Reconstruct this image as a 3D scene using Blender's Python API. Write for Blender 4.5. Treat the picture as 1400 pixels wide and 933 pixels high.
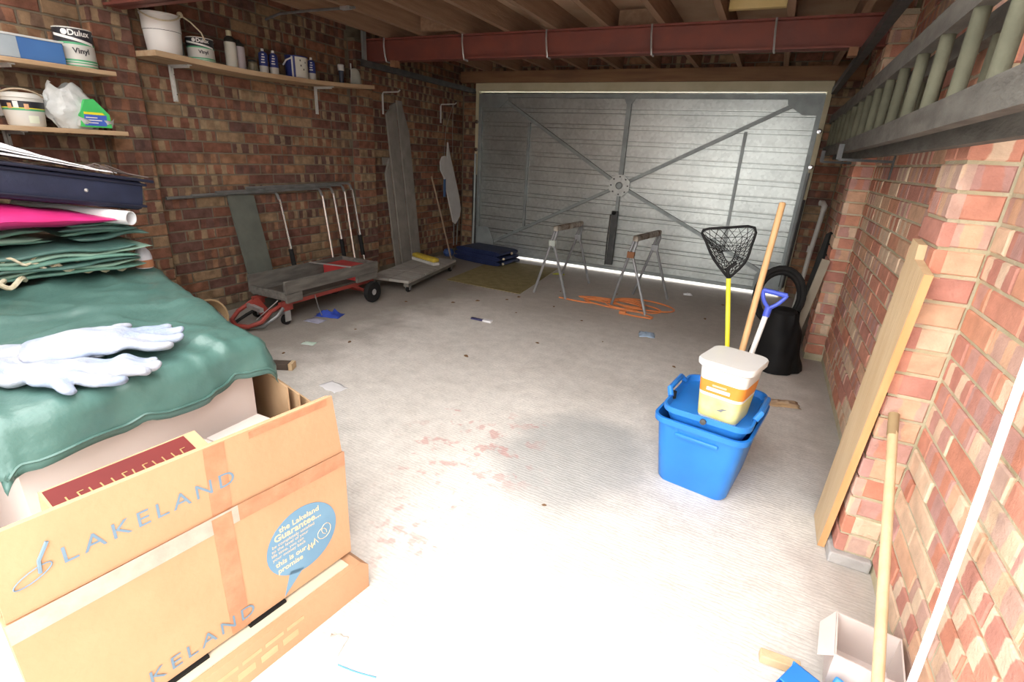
import bpy, bmesh, math, random
from mathutils import Vector, Matrix, noise, Euler
random.seed(7)
PI = math.pi
for o in list(bpy.data.objects): bpy.data.objects.remove(o)
scene = bpy.context.scene
COL = scene.collection

# ------------------------------------------------------------------ camera
F_PX, YAW, PITCH, ROLL, CAM_H = 694.165, .439, .354, .055, 1.28
def cam_axes():
    cy, sy, cp, sp = math.cos(YAW), math.sin(YAW), math.cos(PITCH), math.sin(PITCH)
    f = Vector((-sy*cp, cy*cp, -sp)); r = Vector((cy, sy, 0)); u = r.cross(f)
    cr, sr = math.cos(ROLL), math.sin(ROLL)
    return r*cr + u*sr, u*cr - r*sr, f
CR, CU, CF = cam_axes()
cam = bpy.data.cameras.new('camera'); cam.sensor_width = 36; cam.lens = 36*F_PX/1400
cam.clip_start = .02; cam.clip_end = 200
co = bpy.data.objects.new('camera', cam); COL.objects.link(co)
co.matrix_world = Matrix(((CR.x, CU.x, -CF.x, 0), (CR.y, CU.y, -CF.y, 0), (CR.z, CU.z, -CF.z, CAM_H), (0, 0, 0, 1)))
scene.camera = co

# ------------------------------------------------------------------ light
SKY = 7.2
OPEN_X0, BACK_Y, ROOF_Y = -1.5, .06, 1.1          # the end behind the photographer stands open, unseen roof edge cut back to light the floor
w = bpy.data.worlds.new('overcast_sky'); scene.world = w; w.use_nodes = True
bg = w.node_tree.nodes['Background']; bg.inputs[0].default_value = (1, .98, .95, 1); bg.inputs[1].default_value = SKY
scene.view_settings.view_transform = 'Standard'; scene.view_settings.look = 'None'
scene.view_settings.gamma = 1; scene.view_settings.use_curve_mapping = False
scene.view_settings.exposure = 0.0

# ------------------------------------------------------------------ materials
MATS = {}
def new_mat(name):
    m = bpy.data.materials.new(name); m.use_nodes = True
    nt = m.node_tree; return m, nt, nt.nodes['Principled BSDF']
def N(nt, t, **k):
    n = nt.nodes.new(t)
    for a, v in k.items(): setattr(n, a, v)
    return n
def math_node(nt, op, a, b=None, clamp=False):
    n = N(nt, 'ShaderNodeMath', operation=op, use_clamp=clamp)
    for i, v in enumerate((a, b)):
        if v is None: continue
        if isinstance(v, (int, float)): n.inputs[i].default_value = v
        else: nt.links.new(v, n.inputs[i])
    return n.outputs[0]
def mix_col(nt, fac, a, b):
    n = N(nt, 'ShaderNodeMix', data_type='RGBA')
    for s, v in ((0, fac), (6, a), (7, b)):
        if isinstance(v, (int, float)): n.inputs[s].default_value = v
        elif isinstance(v, tuple): n.inputs[s].default_value = (*v[:3], 1)
        else: nt.links.new(v, n.inputs[s])
    return n.outputs[2]
def pm(name, c1, c2=None, scale=8, rough=.7, bump=0, metal=0, stretch=(1, 1, 1), bscale=None, alpha=1, coords='Object', detail=5, spec=.4, contrast=(.35, .65), transl=0):
    """two-tone noise material with optional fine relief"""
    if name in MATS: return MATS[name]
    m, nt, b = new_mat(name)
    c2 = c2 or tuple(x*.75 for x in c1)
    tc = N(nt, 'ShaderNodeTexCoord'); mp = N(nt, 'ShaderNodeMapping'); mp.inputs['Scale'].default_value = stretch
    nt.links.new(tc.outputs[coords], mp.inputs[0])
    no = N(nt, 'ShaderNodeTexNoise'); no.inputs['Scale'].default_value = scale; no.inputs['Detail'].default_value = detail
    nt.links.new(mp.outputs[0], no.inputs['Vector'])
    rp = N(nt, 'ShaderNodeValToRGB'); rp.color_ramp.elements[0].position = contrast[0]; rp.color_ramp.elements[1].position = contrast[1]
    rp.color_ramp.elements[0].color = (*c1, 1); rp.color_ramp.elements[1].color = (*c2, 1)
    nt.links.new(no.outputs[0], rp.inputs[0]); nt.links.new(rp.outputs[0], b.inputs['Base Color'])
    b.inputs['Roughness'].default_value = rough; b.inputs['Metallic'].default_value = metal
    b.inputs['Specular IOR Level'].default_value = spec
    if alpha < 1: b.inputs['Alpha'].default_value = alpha
    if transl: b.inputs['Transmission Weight'].default_value = transl
    if bump:
        n2 = N(nt, 'ShaderNodeTexNoise'); n2.inputs['Scale'].default_value = bscale or scale*5; n2.inputs['Detail'].default_value = 4
        nt.links.new(mp.outputs[0], n2.inputs['Vector'])
        bp = N(nt, 'ShaderNodeBump'); bp.inputs['Strength'].default_value = bump; bp.inputs['Distance'].default_value = .01
        nt.links.new(n2.outputs[0], bp.inputs['Height']); nt.links.new(bp.outputs[0], b.inputs['Normal'])
    MATS[name] = m; return m

def brick_mat(name, tones, buff, dark, band_t, lo=.62, hi=1.25):
    m, nt, b = new_mat(name)
    oi = N(nt, 'ShaderNodeObjectInfo'); ge = N(nt, 'ShaderNodeNewGeometry')
    r = math_node(nt, 'FRACT', math_node(nt, 'ADD', math_node(nt, 'MULTIPLY', oi.outputs['Random'], 7.13), ge.outputs['Random Per Island']))
    rp = N(nt, 'ShaderNodeValToRGB'); rp.color_ramp.interpolation = 'CONSTANT'
    el = rp.color_ramp.elements
    for i, c in enumerate(tones):
        e = el[i] if i < 2 else el.new(i/len(tones))
        e.position = i/len(tones); e.color = (*c, 1)
    nt.links.new(r, rp.inputs[0])
    sp = N(nt, 'ShaderNodeSeparateXYZ'); nt.links.new(ge.outputs['Position'], sp.inputs[0])
    no = N(nt, 'ShaderNodeTexNoise'); no.inputs['Scale'].default_value = 18; no.inputs['Detail'].default_value = 6
    nt.links.new(ge.outputs['Position'], no.inputs['Vector'])
    # kiss marks: soft bands across the stretcher
    ph = math_node(nt, 'ADD', math_node(nt, 'MULTIPLY', math_node(nt, 'ADD', sp.outputs[0], sp.outputs[1]), 62), math_node(nt, 'MULTIPLY', r, 90))
    ph = math_node(nt, 'ADD', ph, math_node(nt, 'MULTIPLY', no.outputs[0], 2.2))
    sn = math_node(nt, 'SINE', ph)
    band = N(nt, 'ShaderNodeMapRange', interpolation_type='SMOOTHSTEP'); band.inputs[1].default_value = .05; band.inputs[2].default_value = .4
    nt.links.new(sn, band.inputs[0])
    r2 = math_node(nt, 'FRACT', math_node(nt, 'MULTIPLY', r, 23.7))
    has = math_node(nt, 'GREATER_THAN', r2, band_t)
    col = mix_col(nt, math_node(nt, 'MULTIPLY', math_node(nt, 'MULTIPLY', band.outputs[0], has), .8), rp.outputs[0], buff)
    r3 = math_node(nt, 'FRACT', math_node(nt, 'MULTIPLY', r, 51.3))
    hd = math_node(nt, 'GREATER_THAN', r3, .62)
    inv = math_node(nt, 'SUBTRACT', 1, band.outputs[0])
    col = mix_col(nt, math_node(nt, 'MULTIPLY', math_node(nt, 'MULTIPLY', inv, hd), .6), col, dark)
    nr = N(nt, 'ShaderNodeMapRange'); nr.inputs[1].default_value = .3; nr.inputs[2].default_value = .7; nr.inputs[3].default_value = lo; nr.inputs[4].default_value = hi
    nt.links.new(no.outputs[0], nr.inputs[0])
    mu = N(nt, 'ShaderNodeMix', data_type='RGBA', blend_type='MULTIPLY'); mu.inputs[0].default_value = 1
    nt.links.new(col, mu.inputs[6]); nt.links.new(nr.outputs[0], mu.inputs[7])
    nt.links.new(mu.outputs[2], b.inputs['Base Color']); b.inputs['Roughness'].default_value = .9; b.inputs['Specular IOR Level'].default_value = .2
    n2 = N(nt, 'ShaderNodeTexNoise'); n2.inputs['Scale'].default_value = 120; n2.inputs['Detail'].default_value = 4
    nt.links.new(ge.outputs['Position'], n2.inputs['Vector'])
    bp = N(nt, 'ShaderNodeBump'); bp.inputs['Strength'].default_value = .5; bp.inputs['Distance'].default_value = .006
    nt.links.new(n2.outputs[0], bp.inputs['Height']); nt.links.new(bp.outputs[0], b.inputs['Normal'])
    return m
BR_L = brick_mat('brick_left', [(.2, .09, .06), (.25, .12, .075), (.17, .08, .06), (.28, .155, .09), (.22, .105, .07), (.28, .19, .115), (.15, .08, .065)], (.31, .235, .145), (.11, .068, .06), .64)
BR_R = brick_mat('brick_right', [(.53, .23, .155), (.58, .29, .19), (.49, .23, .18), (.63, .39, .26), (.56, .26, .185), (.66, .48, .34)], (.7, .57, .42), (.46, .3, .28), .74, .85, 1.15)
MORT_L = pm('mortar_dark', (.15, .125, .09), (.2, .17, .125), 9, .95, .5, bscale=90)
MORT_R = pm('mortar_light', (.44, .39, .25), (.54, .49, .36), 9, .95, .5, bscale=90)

def floor_mat():
    m, nt, b = new_mat('concrete_floor')
    ge = N(nt, 'ShaderNodeNewGeometry'); P = ge.outputs['Position']
    sp = N(nt, 'ShaderNodeSeparateXYZ'); nt.links.new(P, sp.inputs[0])
    def nz(s, d=5, vec=P):
        n = N(nt, 'ShaderNodeTexNoise'); n.inputs['Scale'].default_value = s; n.inputs['Detail'].default_value = d
        nt.links.new(vec, n.inputs['Vector']); return n.outputs[0]
    n1 = nz(1.6); n2 = nz(14); n3 = nz(70)
    r = N(nt, 'ShaderNodeValToRGB'); r.color_ramp.elements[0].position = .3; r.color_ramp.elements[1].position = .72
    r.color_ramp.elements[0].color = (.6, .57, .53, 1); r.color_ramp.elements[1].color = (.76, .73, .69, 1)
    nt.links.new(n1, r.inputs[0])
    sm = N(nt, 'ShaderNodeMapRange'); sm.inputs[1].default_value = .3; sm.inputs[2].default_value = .75; sm.inputs[3].default_value = .8; sm.inputs[4].default_value = 1.15
    nt.links.new(math_node(nt, 'ADD', math_node(nt, 'MULTIPLY', n2, .5), math_node(nt, 'MULTIPLY', n3, .5)), sm.inputs[0])
    mu = N(nt, 'ShaderNodeMix', data_type='RGBA', blend_type='MULTIPLY'); mu.inputs[0].default_value = 1
    nt.links.new(r.outputs[0], mu.inputs[6]); nt.links.new(sm.outputs[0], mu.inputs[7])
    col = mu.outputs[2]
    def blob(cx, cy, rx, ry, n, edge=.5, amp=1.4):
        dx = math_node(nt, 'DIVIDE', math_node(nt, 'SUBTRACT', sp.outputs[0], cx), rx)
        dy = math_node(nt, 'DIVIDE', math_node(nt, 'SUBTRACT', sp.outputs[1], cy), ry)
        d = math_node(nt, 'SQRT', math_node(nt, 'ADD', math_node(nt, 'MULTIPLY', dx, dx), math_node(nt, 'MULTIPLY', dy, dy)))
        d = math_node(nt, 'ADD', d, math_node(nt, 'MULTIPLY', math_node(nt, 'SUBTRACT', n, .5), amp))
        k = N(nt, 'ShaderNodeMapRange', interpolation_type='SMOOTHSTEP'); k.inputs[1].default_value = 1; k.inputs[2].default_value = edge
        k.inputs[3].default_value = 0; k.inputs[4].default_value = 1
        nt.links.new(d, k.inputs[0]); return k.outputs[0]
    n4 = nz(3.2, 3)
    col = mix_col(nt, math_node(nt, 'MULTIPLY', blob(-.58, 1.93, .42, .52, n4, .55, .6), .55), col, (.3, .32, .33))   # newer grey patch
    # spilt red paint
    n5 = nz(9, 3); n6 = nz(26, 4)
    sp_n = math_node(nt, 'ADD', math_node(nt, 'MULTIPLY', n5, .6), math_node(nt, 'MULTIPLY', n6, .4))
    gate = N(nt, 'ShaderNodeMapRange', interpolation_type='SMOOTHSTEP'); gate.inputs[1].default_value = .53; gate.inputs[2].default_value = .6
    nt.links.new(sp_n, gate.inputs[0])
    for cx, cy, rx, ry, k in ((-1.0, 1.75, .42, .5, .4), (-.83, 2.13, .09, .07, .55), (-1.24, 2.0, .12, .06, .6), (-.9, 1.2, .2, .3, .4)):
        col = mix_col(nt, math_node(nt, 'MULTIPLY', math_node(nt, 'MULTIPLY', blob(cx, cy, rx, ry, n4, .4, .8), gate.outputs[0]), k), col, (.5, .12, .1))
    # grime along the right wall and towards the big door, with an edge of its own
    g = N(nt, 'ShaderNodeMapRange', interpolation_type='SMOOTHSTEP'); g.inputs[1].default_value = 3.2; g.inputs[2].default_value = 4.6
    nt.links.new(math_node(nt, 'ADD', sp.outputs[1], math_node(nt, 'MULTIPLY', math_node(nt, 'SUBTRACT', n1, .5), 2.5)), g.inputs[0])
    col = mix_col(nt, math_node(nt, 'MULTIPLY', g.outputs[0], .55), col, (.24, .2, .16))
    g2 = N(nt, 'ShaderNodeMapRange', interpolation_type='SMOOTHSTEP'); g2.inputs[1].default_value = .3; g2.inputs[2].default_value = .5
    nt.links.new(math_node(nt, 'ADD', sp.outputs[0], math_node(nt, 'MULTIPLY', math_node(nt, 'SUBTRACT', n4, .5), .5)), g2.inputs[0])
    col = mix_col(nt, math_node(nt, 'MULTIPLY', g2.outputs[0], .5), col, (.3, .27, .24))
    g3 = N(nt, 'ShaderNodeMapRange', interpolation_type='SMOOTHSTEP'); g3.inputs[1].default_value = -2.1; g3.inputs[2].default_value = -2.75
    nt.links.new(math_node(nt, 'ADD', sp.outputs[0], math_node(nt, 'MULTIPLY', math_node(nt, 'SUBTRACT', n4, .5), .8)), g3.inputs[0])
    col = mix_col(nt, math_node(nt, 'MULTIPLY', g3.outputs[0], .72), col, (.19, .165, .14))  # grime on the left side, deepened in colour to stand for weaker light
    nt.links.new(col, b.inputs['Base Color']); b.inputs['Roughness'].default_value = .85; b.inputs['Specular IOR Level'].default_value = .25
    # tamped ridges run across the garage
    wv = N(nt, 'ShaderNodeTexWave', wave_type='BANDS', bands_direction='Y'); wv.inputs['Scale'].default_value = 16; wv.inputs['Distortion'].default_value = 7.0
    wv.inputs['Detail'].default_value = 3; wv.inputs['Detail Scale'].default_value = 2.2
    mp = N(nt, 'ShaderNodeMapping'); mp.inputs['Rotation'].default_value = (0, 0, .12); mp.inputs['Scale'].default_value = (.5, 1.25, 1)
    nt.links.new(P, mp.inputs[0]); nt.links.new(mp.outputs[0], wv.inputs[0])
    h = math_node(nt, 'ADD', math_node(nt, 'MULTIPLY', wv.outputs[1], .45), math_node(nt, 'MULTIPLY', n3, .6))
    bp = N(nt, 'ShaderNodeBump'); bp.inputs['Strength'].default_value = .28; bp.inputs['Distance'].default_value = .005
    nt.links.new(h, bp.inputs['Height']); nt.links.new(bp.outputs[0], b.inputs['Normal'])
    return m
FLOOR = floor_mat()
WOOD_DK = pm('joist_wood', (.27, .165, .105), (.36, .235, .155), 5, .85, .3, stretch=(6, .5, 6))
PLY = pm('deck_board', (.44, .28, .18), (.54, .38, .26), 3, .85, .2)
BEAM = pm('red_oxide_steel', (.24, .07, .05), (.19, .062, .05), 6, .6, .15)
GALV = None
def galv():
    m, nt, b = new_mat('galvanised_sheet')
    tc = N(nt, 'ShaderNodeNewGeometry')
    no = N(nt, 'ShaderNodeTexNoise'); no.inputs['Scale'].default_value = 2.2; no.inputs['Detail'].default_value = 6
    vo = N(nt, 'ShaderNodeTexVoronoi'); vo.inputs['Scale'].default_value = 34
    for n in (no, vo): nt.links.new(tc.outputs['Position'], n.inputs['Vector'])
    r = N(nt, 'ShaderNodeValToRGB'); r.color_ramp.elements[0].color = (.42, .45, .44, 1); r.color_ramp.elements[1].color = (.62, .66, .64, 1)
    r.color_ramp.elements[0].position = .3; r.color_ramp.elements[1].position = .7
    nt.links.new(math_node(nt, 'ADD', math_node(nt, 'MULTIPLY', no.outputs[0], .75), math_node(nt, 'MULTIPLY', vo.outputs['Color'], .25)), r.inputs[0])
    nt.links.new(r.outputs[0], b.inputs['Base Color']); b.inputs['Metallic'].default_value = .8; b.inputs['Roughness'].default_value = .4
    return m
GALV = galv()
GALV_DK = pm('galvanised_bar', (.28, .31, .31), (.36, .4, .4), 9, .5, metal=.4)
STEEL_DK = pm('dark_steel', (.06, .065, .065), (.1, .1, .1), 12, .5, metal=.3)
CREAM = pm('cream_paint', (.55, .5, .33), (.62, .57, .4), 6, .6)
LINTEL = pm('lintel_wood', (.3, .17, .09), (.22, .12, .07), 4, .8, .2, stretch=(.5, 5, 5))
SHELF = pm('shelf_pine', (.42, .28, .16), (.52, .38, .24), 5, .8, .2, stretch=(5, .6, 5))
WHITE_MET = pm('white_bracket', (.6, .6, .58), (.5, .5, .48), 20, .5)
CARD = pm('cardboard', (.45, .25, .138), (.5, .29, .165), 4, .85, .12, bscale=60)
CARD_W = pm('white_carton', (.62, .54, .5), (.68, .6, .57), 3, .8, .08)
CARD_B = pm('brown_carton', (.42, .27, .15), (.5, .34, .2), 5, .85, .12)
TARP = pm('green_tarp', (.06, .135, .118), (.085, .175, .155), 5, .33, .35, bscale=22, spec=.5)
TARP2 = pm('pale_green_tarp', (.17, .33, .26), (.1, .22, .18), 7, .4, .2, spec=.5)
NAVY = pm('navy_fabric', (.013, .018, .042), (.02, .026, .058), 12, .6, .2)
PINK = pm('pink_plastic', (.5, .02, .14), (.58, .03, .19), 5, .4)
WHITE = pm('white_paper', (.72, .72, .74), (.8, .8, .82), 4, .6)
GLOVE = pm('white_cotton', (.4, .41, .45), (.27, .33, .45), 9, .85, .4, bscale=80)
BLUE = pm('blue_plastic', (.02, .19, .62), (.028, .23, .7), 5, .38, spec=.5)
BLUE_DK = pm('blue_handle_plastic', (.06, .1, .55), (.08, .13, .62), 5, .4)
ROPE = pm('rope', (.6, .53, .36), (.7, .64, .5), 60, .9, .4)
CHROME = pm('chrome_tube', (.7, .7, .72), (.6, .6, .62), 6, .22, metal=.95)
GREY_TUBE = pm('grey_tube', (.2, .21, .21), (.27, .28, .28), 12, .45, metal=.5)
OLDWOOD = pm('weathered_wood', (.1, .094, .085), (.17, .16, .142), 6, .9, .4, stretch=(4, .7, 4))
GREYWOOD = pm('grey_painted_board', (.2, .185, .165), (.26, .24, .215), 7, .85, .25)
RED = pm('red_enamel', (.34, .06, .045), (.26, .05, .04), 10, .5, .1)
RUBBER = pm('black_rubber', (.012, .012, .012), (.02, .02, .02), 15, .8, spec=.2)
BLACK = pm('black_plastic', (.006, .006, .007), (.01, .01, .01), 9, .65, spec=.2)
LADDER = pm('old_ladder_wood', (.085, .08, .07), (.13, .125, .11), 9, .85, .35, stretch=(3, 1, 3))
RUNG = pm('rung_wood', (.075, .075, .05), (.11, .11, .075), 12, .85, .3)
PLANK = pm('pale_plank', (.62, .47, .29), (.56, .4, .23), 5, .8, .2, stretch=(4, 4, .6))
POLE = pm('varnished_pole', (.62, .36, .16), (.7, .43, .21), 6, .55, stretch=(4, 4, .4))
YELLOW = pm('yellow_plastic', (.75, .68, .03), (.8, .74, .06), 6, .5)
ORANGE = pm('orange_cord', (.62, .2, .06), (.7, .25, .09), 20, .6)
WHITE_PL = pm('white_plastic', (.78, .78, .76), (.74, .74, .72), 4, .4)
DKGREEN = pm('grey_green_board', (.095, .105, .09), (.125, .135, .115), 8, .85, .2)
TRESTLE = pm('trestle_steel', (.35, .36, .37), (.28, .29, .3), 14, .5, metal=.5)

# ------------------------------------------------------------------ mesh helpers
class MB:
    def __init__(s): s.v = []; s.f = []; s.mi = []
    def add(s, vs, fs, m=0):
        n = len(s.v); s.v += [tuple(p) for p in vs]; s.f += [tuple(n+i for i in f) for f in fs]; s.mi += [m]*len(fs); return s
    def box(s, lo, hi, M=None, m=0, ch=0):
        x0, y0, z0 = lo; x1, y1, z1 = hi
        if ch:
            bm = bmesh.new(); bmesh.ops.create_cube(bm, size=1)
            for v in bm.verts: v.co = ((x0+x1)/2+v.co.x*(x1-x0), (y0+y1)/2+v.co.y*(y1-y0), (z0+z1)/2+v.co.z*(z1-z0))
            bmesh.ops.bevel(bm, geom=bm.edges[:], offset=ch, segments=2, affect='EDGES', profile=.5)
            bm.verts.index_update(); vs = [v.co.copy() for v in bm.verts]; fs = [[v.index for v in f.verts] for f in bm.faces]; bm.free()
        else:
            vs = [Vector(p) for p in ((x0, y0, z0), (x1, y0, z0), (x1, y1, z0), (x0, y1, z0), (x0, y0, z1), (x1, y0, z1), (x1, y1, z1), (x0, y1, z1))]
            fs = [(0, 3, 2, 1), (4, 5, 6, 7), (0, 1, 5, 4), (1, 2, 6, 5), (2, 3, 7, 6), (3, 0, 4, 7)]
        if M: vs = [M @ v for v in vs]
        return s.add(vs, fs, m)
    def bar(s, p0, p1, w, h, up=(0, 0, 1), m=0, ch=0):
        """rectangular bar between two points"""
        p0, p1 = Vector(p0), Vector(p1); d = p1-p0; L = d.length; d.normalize()
        u = Vector(up); a = d.cross(u)
        if a.length < 1e-4: a = d.cross(Vector((1, 0, 0)))
        a.normalize(); b = a.cross(d)
        M = Matrix(((d.x, a.x, b.x, p0.x), (d.y, a.y, b.y, p0.y), (d.z, a.z, b.z, p0.z), (0, 0, 0, 1)))
        return s.box((0, -w/2, -h/2), (L, w/2, h/2), M, m, ch)
    def tube(s, pts, r, n=8, cap=True, m=0, closed=False):
        P = [Vector(p) for p in pts]; k = len(P)
        rs = r if isinstance(r, (list, tuple)) else [r]*k
        ref = None; vs = []; fs = []
        for i, p in enumerate(P):
            if closed: t = P[(i+1) % k]-P[i-1]
            else: t = P[min(i+1, k-1)]-P[max(i-1, 0)]
            t.normalize()
            if ref is None:
                ref = t.cross(Vector((0, 0, 1)))
                if ref.length < .05: ref = t.cross(Vector((0, 1, 0)))
            ref = ref-t*ref.dot(t); ref.normalize(); bn = t.cross(ref)
            for j in range(n):
                a = 2*PI*j/n; vs.append(p+(ref*math.cos(a)+bn*math.sin(a))*rs[i])
        for i in range(k if closed else k-1):
            for j in range(n):
                q = (i+1) % k
                fs.append((i*n+j, i*n+(j+1) % n, q*n+(j+1) % n, q*n+j))
        if cap and not closed: fs.append(tuple(range(n))[::-1]); fs.append(tuple((k-1)*n+j for j in range(n)))
        return s.add(vs, fs, m)
    def lathe(s, prof, c=(0, 0, 0), n=24, m=0, M=None):
        """profile [(radius, z)] around z"""
        c = Vector(c); vs = []; fs = []
        for r, z in prof:
            for j in range(n):
                a = 2*PI*j/n; p = Vector((r*math.cos(a), r*math.sin(a), z)); vs.append((M @ p if M else p)+c)
        for i in range(len(prof)-1):
            for j in range(n): fs.append((i*n+j, i*n+(j+1) % n, (i+1)*n+(j+1) % n, (i+1)*n+j))
        if prof[0][0] > 1e-5: fs.append(tuple(range(n))[::-1])
        if prof[-1][0] > 1e-5: fs.append(tuple((len(prof)-1)*n+j for j in range(n)))
        return s.add(vs, fs, m)
    def prism(s, poly, fn, t0, t1, m=0):
        """2D polygon extruded: fn(a, b, t) -> point"""
        n = len(poly); vs = [fn(a, b, t0) for a, b in poly]+[fn(a, b, t1) for a, b in poly]
        fs = [tuple(range(n))[::-1], tuple(range(n, 2*n))]+[(i, (i+1) % n, n+(i+1) % n, n+i) for i in range(n)]
        return s.add(vs, fs, m)
    def grid(s, nu, nv, fn, m=0):
        vs = [fn(i/nu, j/nv) for j in range(nv+1) for i in range(nu+1)]
        fs = [(j*(nu+1)+i, j*(nu+1)+i+1, (j+1)*(nu+1)+i+1, (j+1)*(nu+1)+i) for j in range(nv) for i in range(nu)]
        return s.add(vs, fs, m)
    def build(s, name, mats, parent=None, smooth=False, local=False, origin=None):
        me = bpy.data.meshes.new(name)
        vs = [Vector(p) for p in s.v]
        loc = Vector((0, 0, 0))
        if parent is not None:
            if not local:
                off = wloc(parent); vs = [v-off for v in vs]
        elif not local:
            if origin is None:
                lo = [min(v[i] for v in vs) for i in range(3)]; hi = [max(v[i] for v in vs) for i in range(3)]
                origin = ((lo[0]+hi[0])/2, (lo[1]+hi[1])/2, lo[2])
            loc = Vector(origin); vs = [v-loc for v in vs]
        me.from_pydata(vs, [], s.f); me.update()
        bm = bmesh.new(); bm.from_mesh(me); bmesh.ops.recalc_face_normals(bm, faces=bm.faces); bm.to_mesh(me); bm.free()
        if not isinstance(mats, (list, tuple)): mats = [mats]
        for mm in mats: me.materials.append(mm)
        for p, i in zip(me.polygons, s.mi): p.material_index = i
        if smooth:
            me.polygons.foreach_set('use_smooth', [True]*len(me.polygons))
            try: me.set_sharp_from_angle(angle=.7)
            except Exception: pass
        o = bpy.data.objects.new(name, me); COL.objects.link(o); o.location = loc
        if parent is not None: o.parent = parent
        return o
def wloc(o):
    l = Vector((0, 0, 0))
    while o is not None: l += Vector(o.location); o = o.parent
    return l
def tag(o, label=None, cat=None, group=None, kind=None):
    for k, v in (('label', label), ('category', cat), ('group', group), ('kind', kind)):
        if v: o[k] = v
    return o
def thing(name, label, cat, loc, group=None, rz=0):
    o = bpy.data.objects.new(name, None); COL.objects.link(o); o.location = loc; o.empty_display_size = .05; o.rotation_euler = (0, 0, rz)
    return tag(o, label, cat, group)
def struct(o): o['kind'] = 'structure'; return o
def modsub(o, lv=1):
    m = o.modifiers.new('subsurf', 'SUBSURF'); m.levels = lv; m.render_levels = lv
def copy_tree(o, parent=None):
    c = o.copy(); COL.objects.link(c); c.parent = parent
    for ch in o.children: copy_tree(ch, c)
    return c
def nz(x, y, z=0, s=1): return noise.noise(Vector((x*s, y*s, z*s)))
def text_mesh(body, size, xf, name, mat, parent, align='LEFT', spacing=1.0, bold=0, shear=0, sx=1, thick=.0012):
    """text as thin solid print; xf(x, y, t) -> world point, t is the height above the surface"""
    cu = bpy.data.curves.new('lettering', 'FONT'); cu.body = body; cu.size = size; cu.align_x = align; cu.space_character = spacing
    cu.offset = bold; cu.shear = shear; cu.resolution_u = 3
    t = bpy.data.objects.new('lettering_source', cu); COL.objects.link(t)
    dg = bpy.context.evaluated_depsgraph_get(); dg.update()
    me = t.evaluated_get(dg).to_mesh()
    mb = MB(); mb.add([xf(v.co.x*sx, v.co.y, thick) for v in me.vertices], [tuple(p.vertices) for p in me.polygons])
    t.evaluated_get(dg).to_mesh_clear(); bpy.data.objects.remove(t); bpy.data.curves.remove(cu)
    if not mb.v: return None
    return mb.build(name, mat, parent)

def smooth_path(p, n=3):
    p = [Vector(q) for q in p]; out = []
    for i in range(len(p)-1):
        p0, p1, p2, p3 = p[max(i-1, 0)], p[i], p[i+1], p[min(i+2, len(p)-1)]
        for k in range(n):
            t = k/n; out.append(.5*((2*p1)+(p2-p0)*t+(2*p0-5*p1+4*p2-p3)*t*t+(3*p1-p0-3*p2+p3)*t**3))
    return out+[p[-1]]

# ------------------------------------------------------------------ room shell
XL, XR, YF = -3.646, .554, 5.96           # wall faces
CEIL = 2.32
PXL, PXR = -3.56, .44                     # faces of the piers
PIERS_L = [(1.865, 2.08), (3.967, 4.182)]
PIERS_R = [(1.787, 2.002), (4.0, 4.215)]
REC = .006                                # mortar recess
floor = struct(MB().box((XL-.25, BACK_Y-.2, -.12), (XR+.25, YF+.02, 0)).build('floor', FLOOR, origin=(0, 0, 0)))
ground = struct(MB().box((-14, -16, -.2), (12, BACK_Y-.2, -.03)).box((-14, YF+.02, -.2), (12, 18, -.03)).build('floor_outside', pm('paving_outside', (.45, .44, .42), (.38, .37, .35), 2, .9), origin=(0, 0, -.2)))
wl = MB().box((XL-.22, BACK_Y-.2, 0), (XL-REC, YF+.2, CEIL))
for a, b in PIERS_L: wl.box((XL-.05, a+REC, 0), (PXL-REC, b-REC, CEIL-.15))
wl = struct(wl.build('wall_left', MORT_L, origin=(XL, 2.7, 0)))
wr = MB().box((XR+REC, BACK_Y-.2, 0), (XR+.22, YF+.2, CEIL))
for a, b in PIERS_R: wr.box((PXR+REC, a+REC, 0), (XR+.05, b-REC, CEIL-.15))
wr = struct(wr.build('wall_right', MORT_R, origin=(XR, 2.7, 0)))
DL, DR = -3.407, .297
wf = MB().box((XL-.22, YF+REC, 0), (DL-.03, YF+.2, CEIL)).box((DR+.03, YF+REC, 0), (XR+.22, YF+.2, CEIL)).box((DL-.03, YF+REC, 2.17), (DR+.03, YF+.2, CEIL))
wf = struct(wf.build('wall_front', MORT_L, origin=(-1.5, YF, 0)))
wb = MB().box((XL-.22, BACK_Y-.2, 0), (OPEN_X0, BACK_Y, CEIL))  # unseen wall, kept to the left part so that side stays shaded
struct(wb.build('wall_back', pm('rear_brick', (.35, .18, .12), (.42, .24, .15), 9, .9), origin=(-1.5, BACK_Y, 0)))
ceil = struct(MB().box((XL-.22, ROOF_Y, CEIL), (XR+.22, YF+.2, CEIL+.06)).build('ceiling', PLY, origin=(-1.5, 2.7, CEIL)))
jm = None
for i in range(10):
    x = -3.28+.397*i
    if jm is None:
        j = MB().box((-.022, ROOF_Y-2.7+.0, -.15), (.022, YF-2.7, 0)).build('joist', WOOD_DK, ceil, local=True); jm = j.data
    else:
        j = bpy.data.objects.new('joist', jm); COL.objects.link(j); j.parent = ceil
    j.location = (x+1.5, 0, 0)
MB().box((-.465, 3.93, 2.2), (-.135, 3.975, 2.255)).build('noggin', pm('yellow_timber', (.62, .48, .2), (.7, .55, .26), 5, .7), ceil)
MB().box((-2.84, 3.95, 2.18), (-2.52, 3.99, 2.3)).box((-1.25, 4.2, 2.18), (-.93, 4.24, 2.3)).build('noggin', WOOD_DK, ceil)

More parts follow.
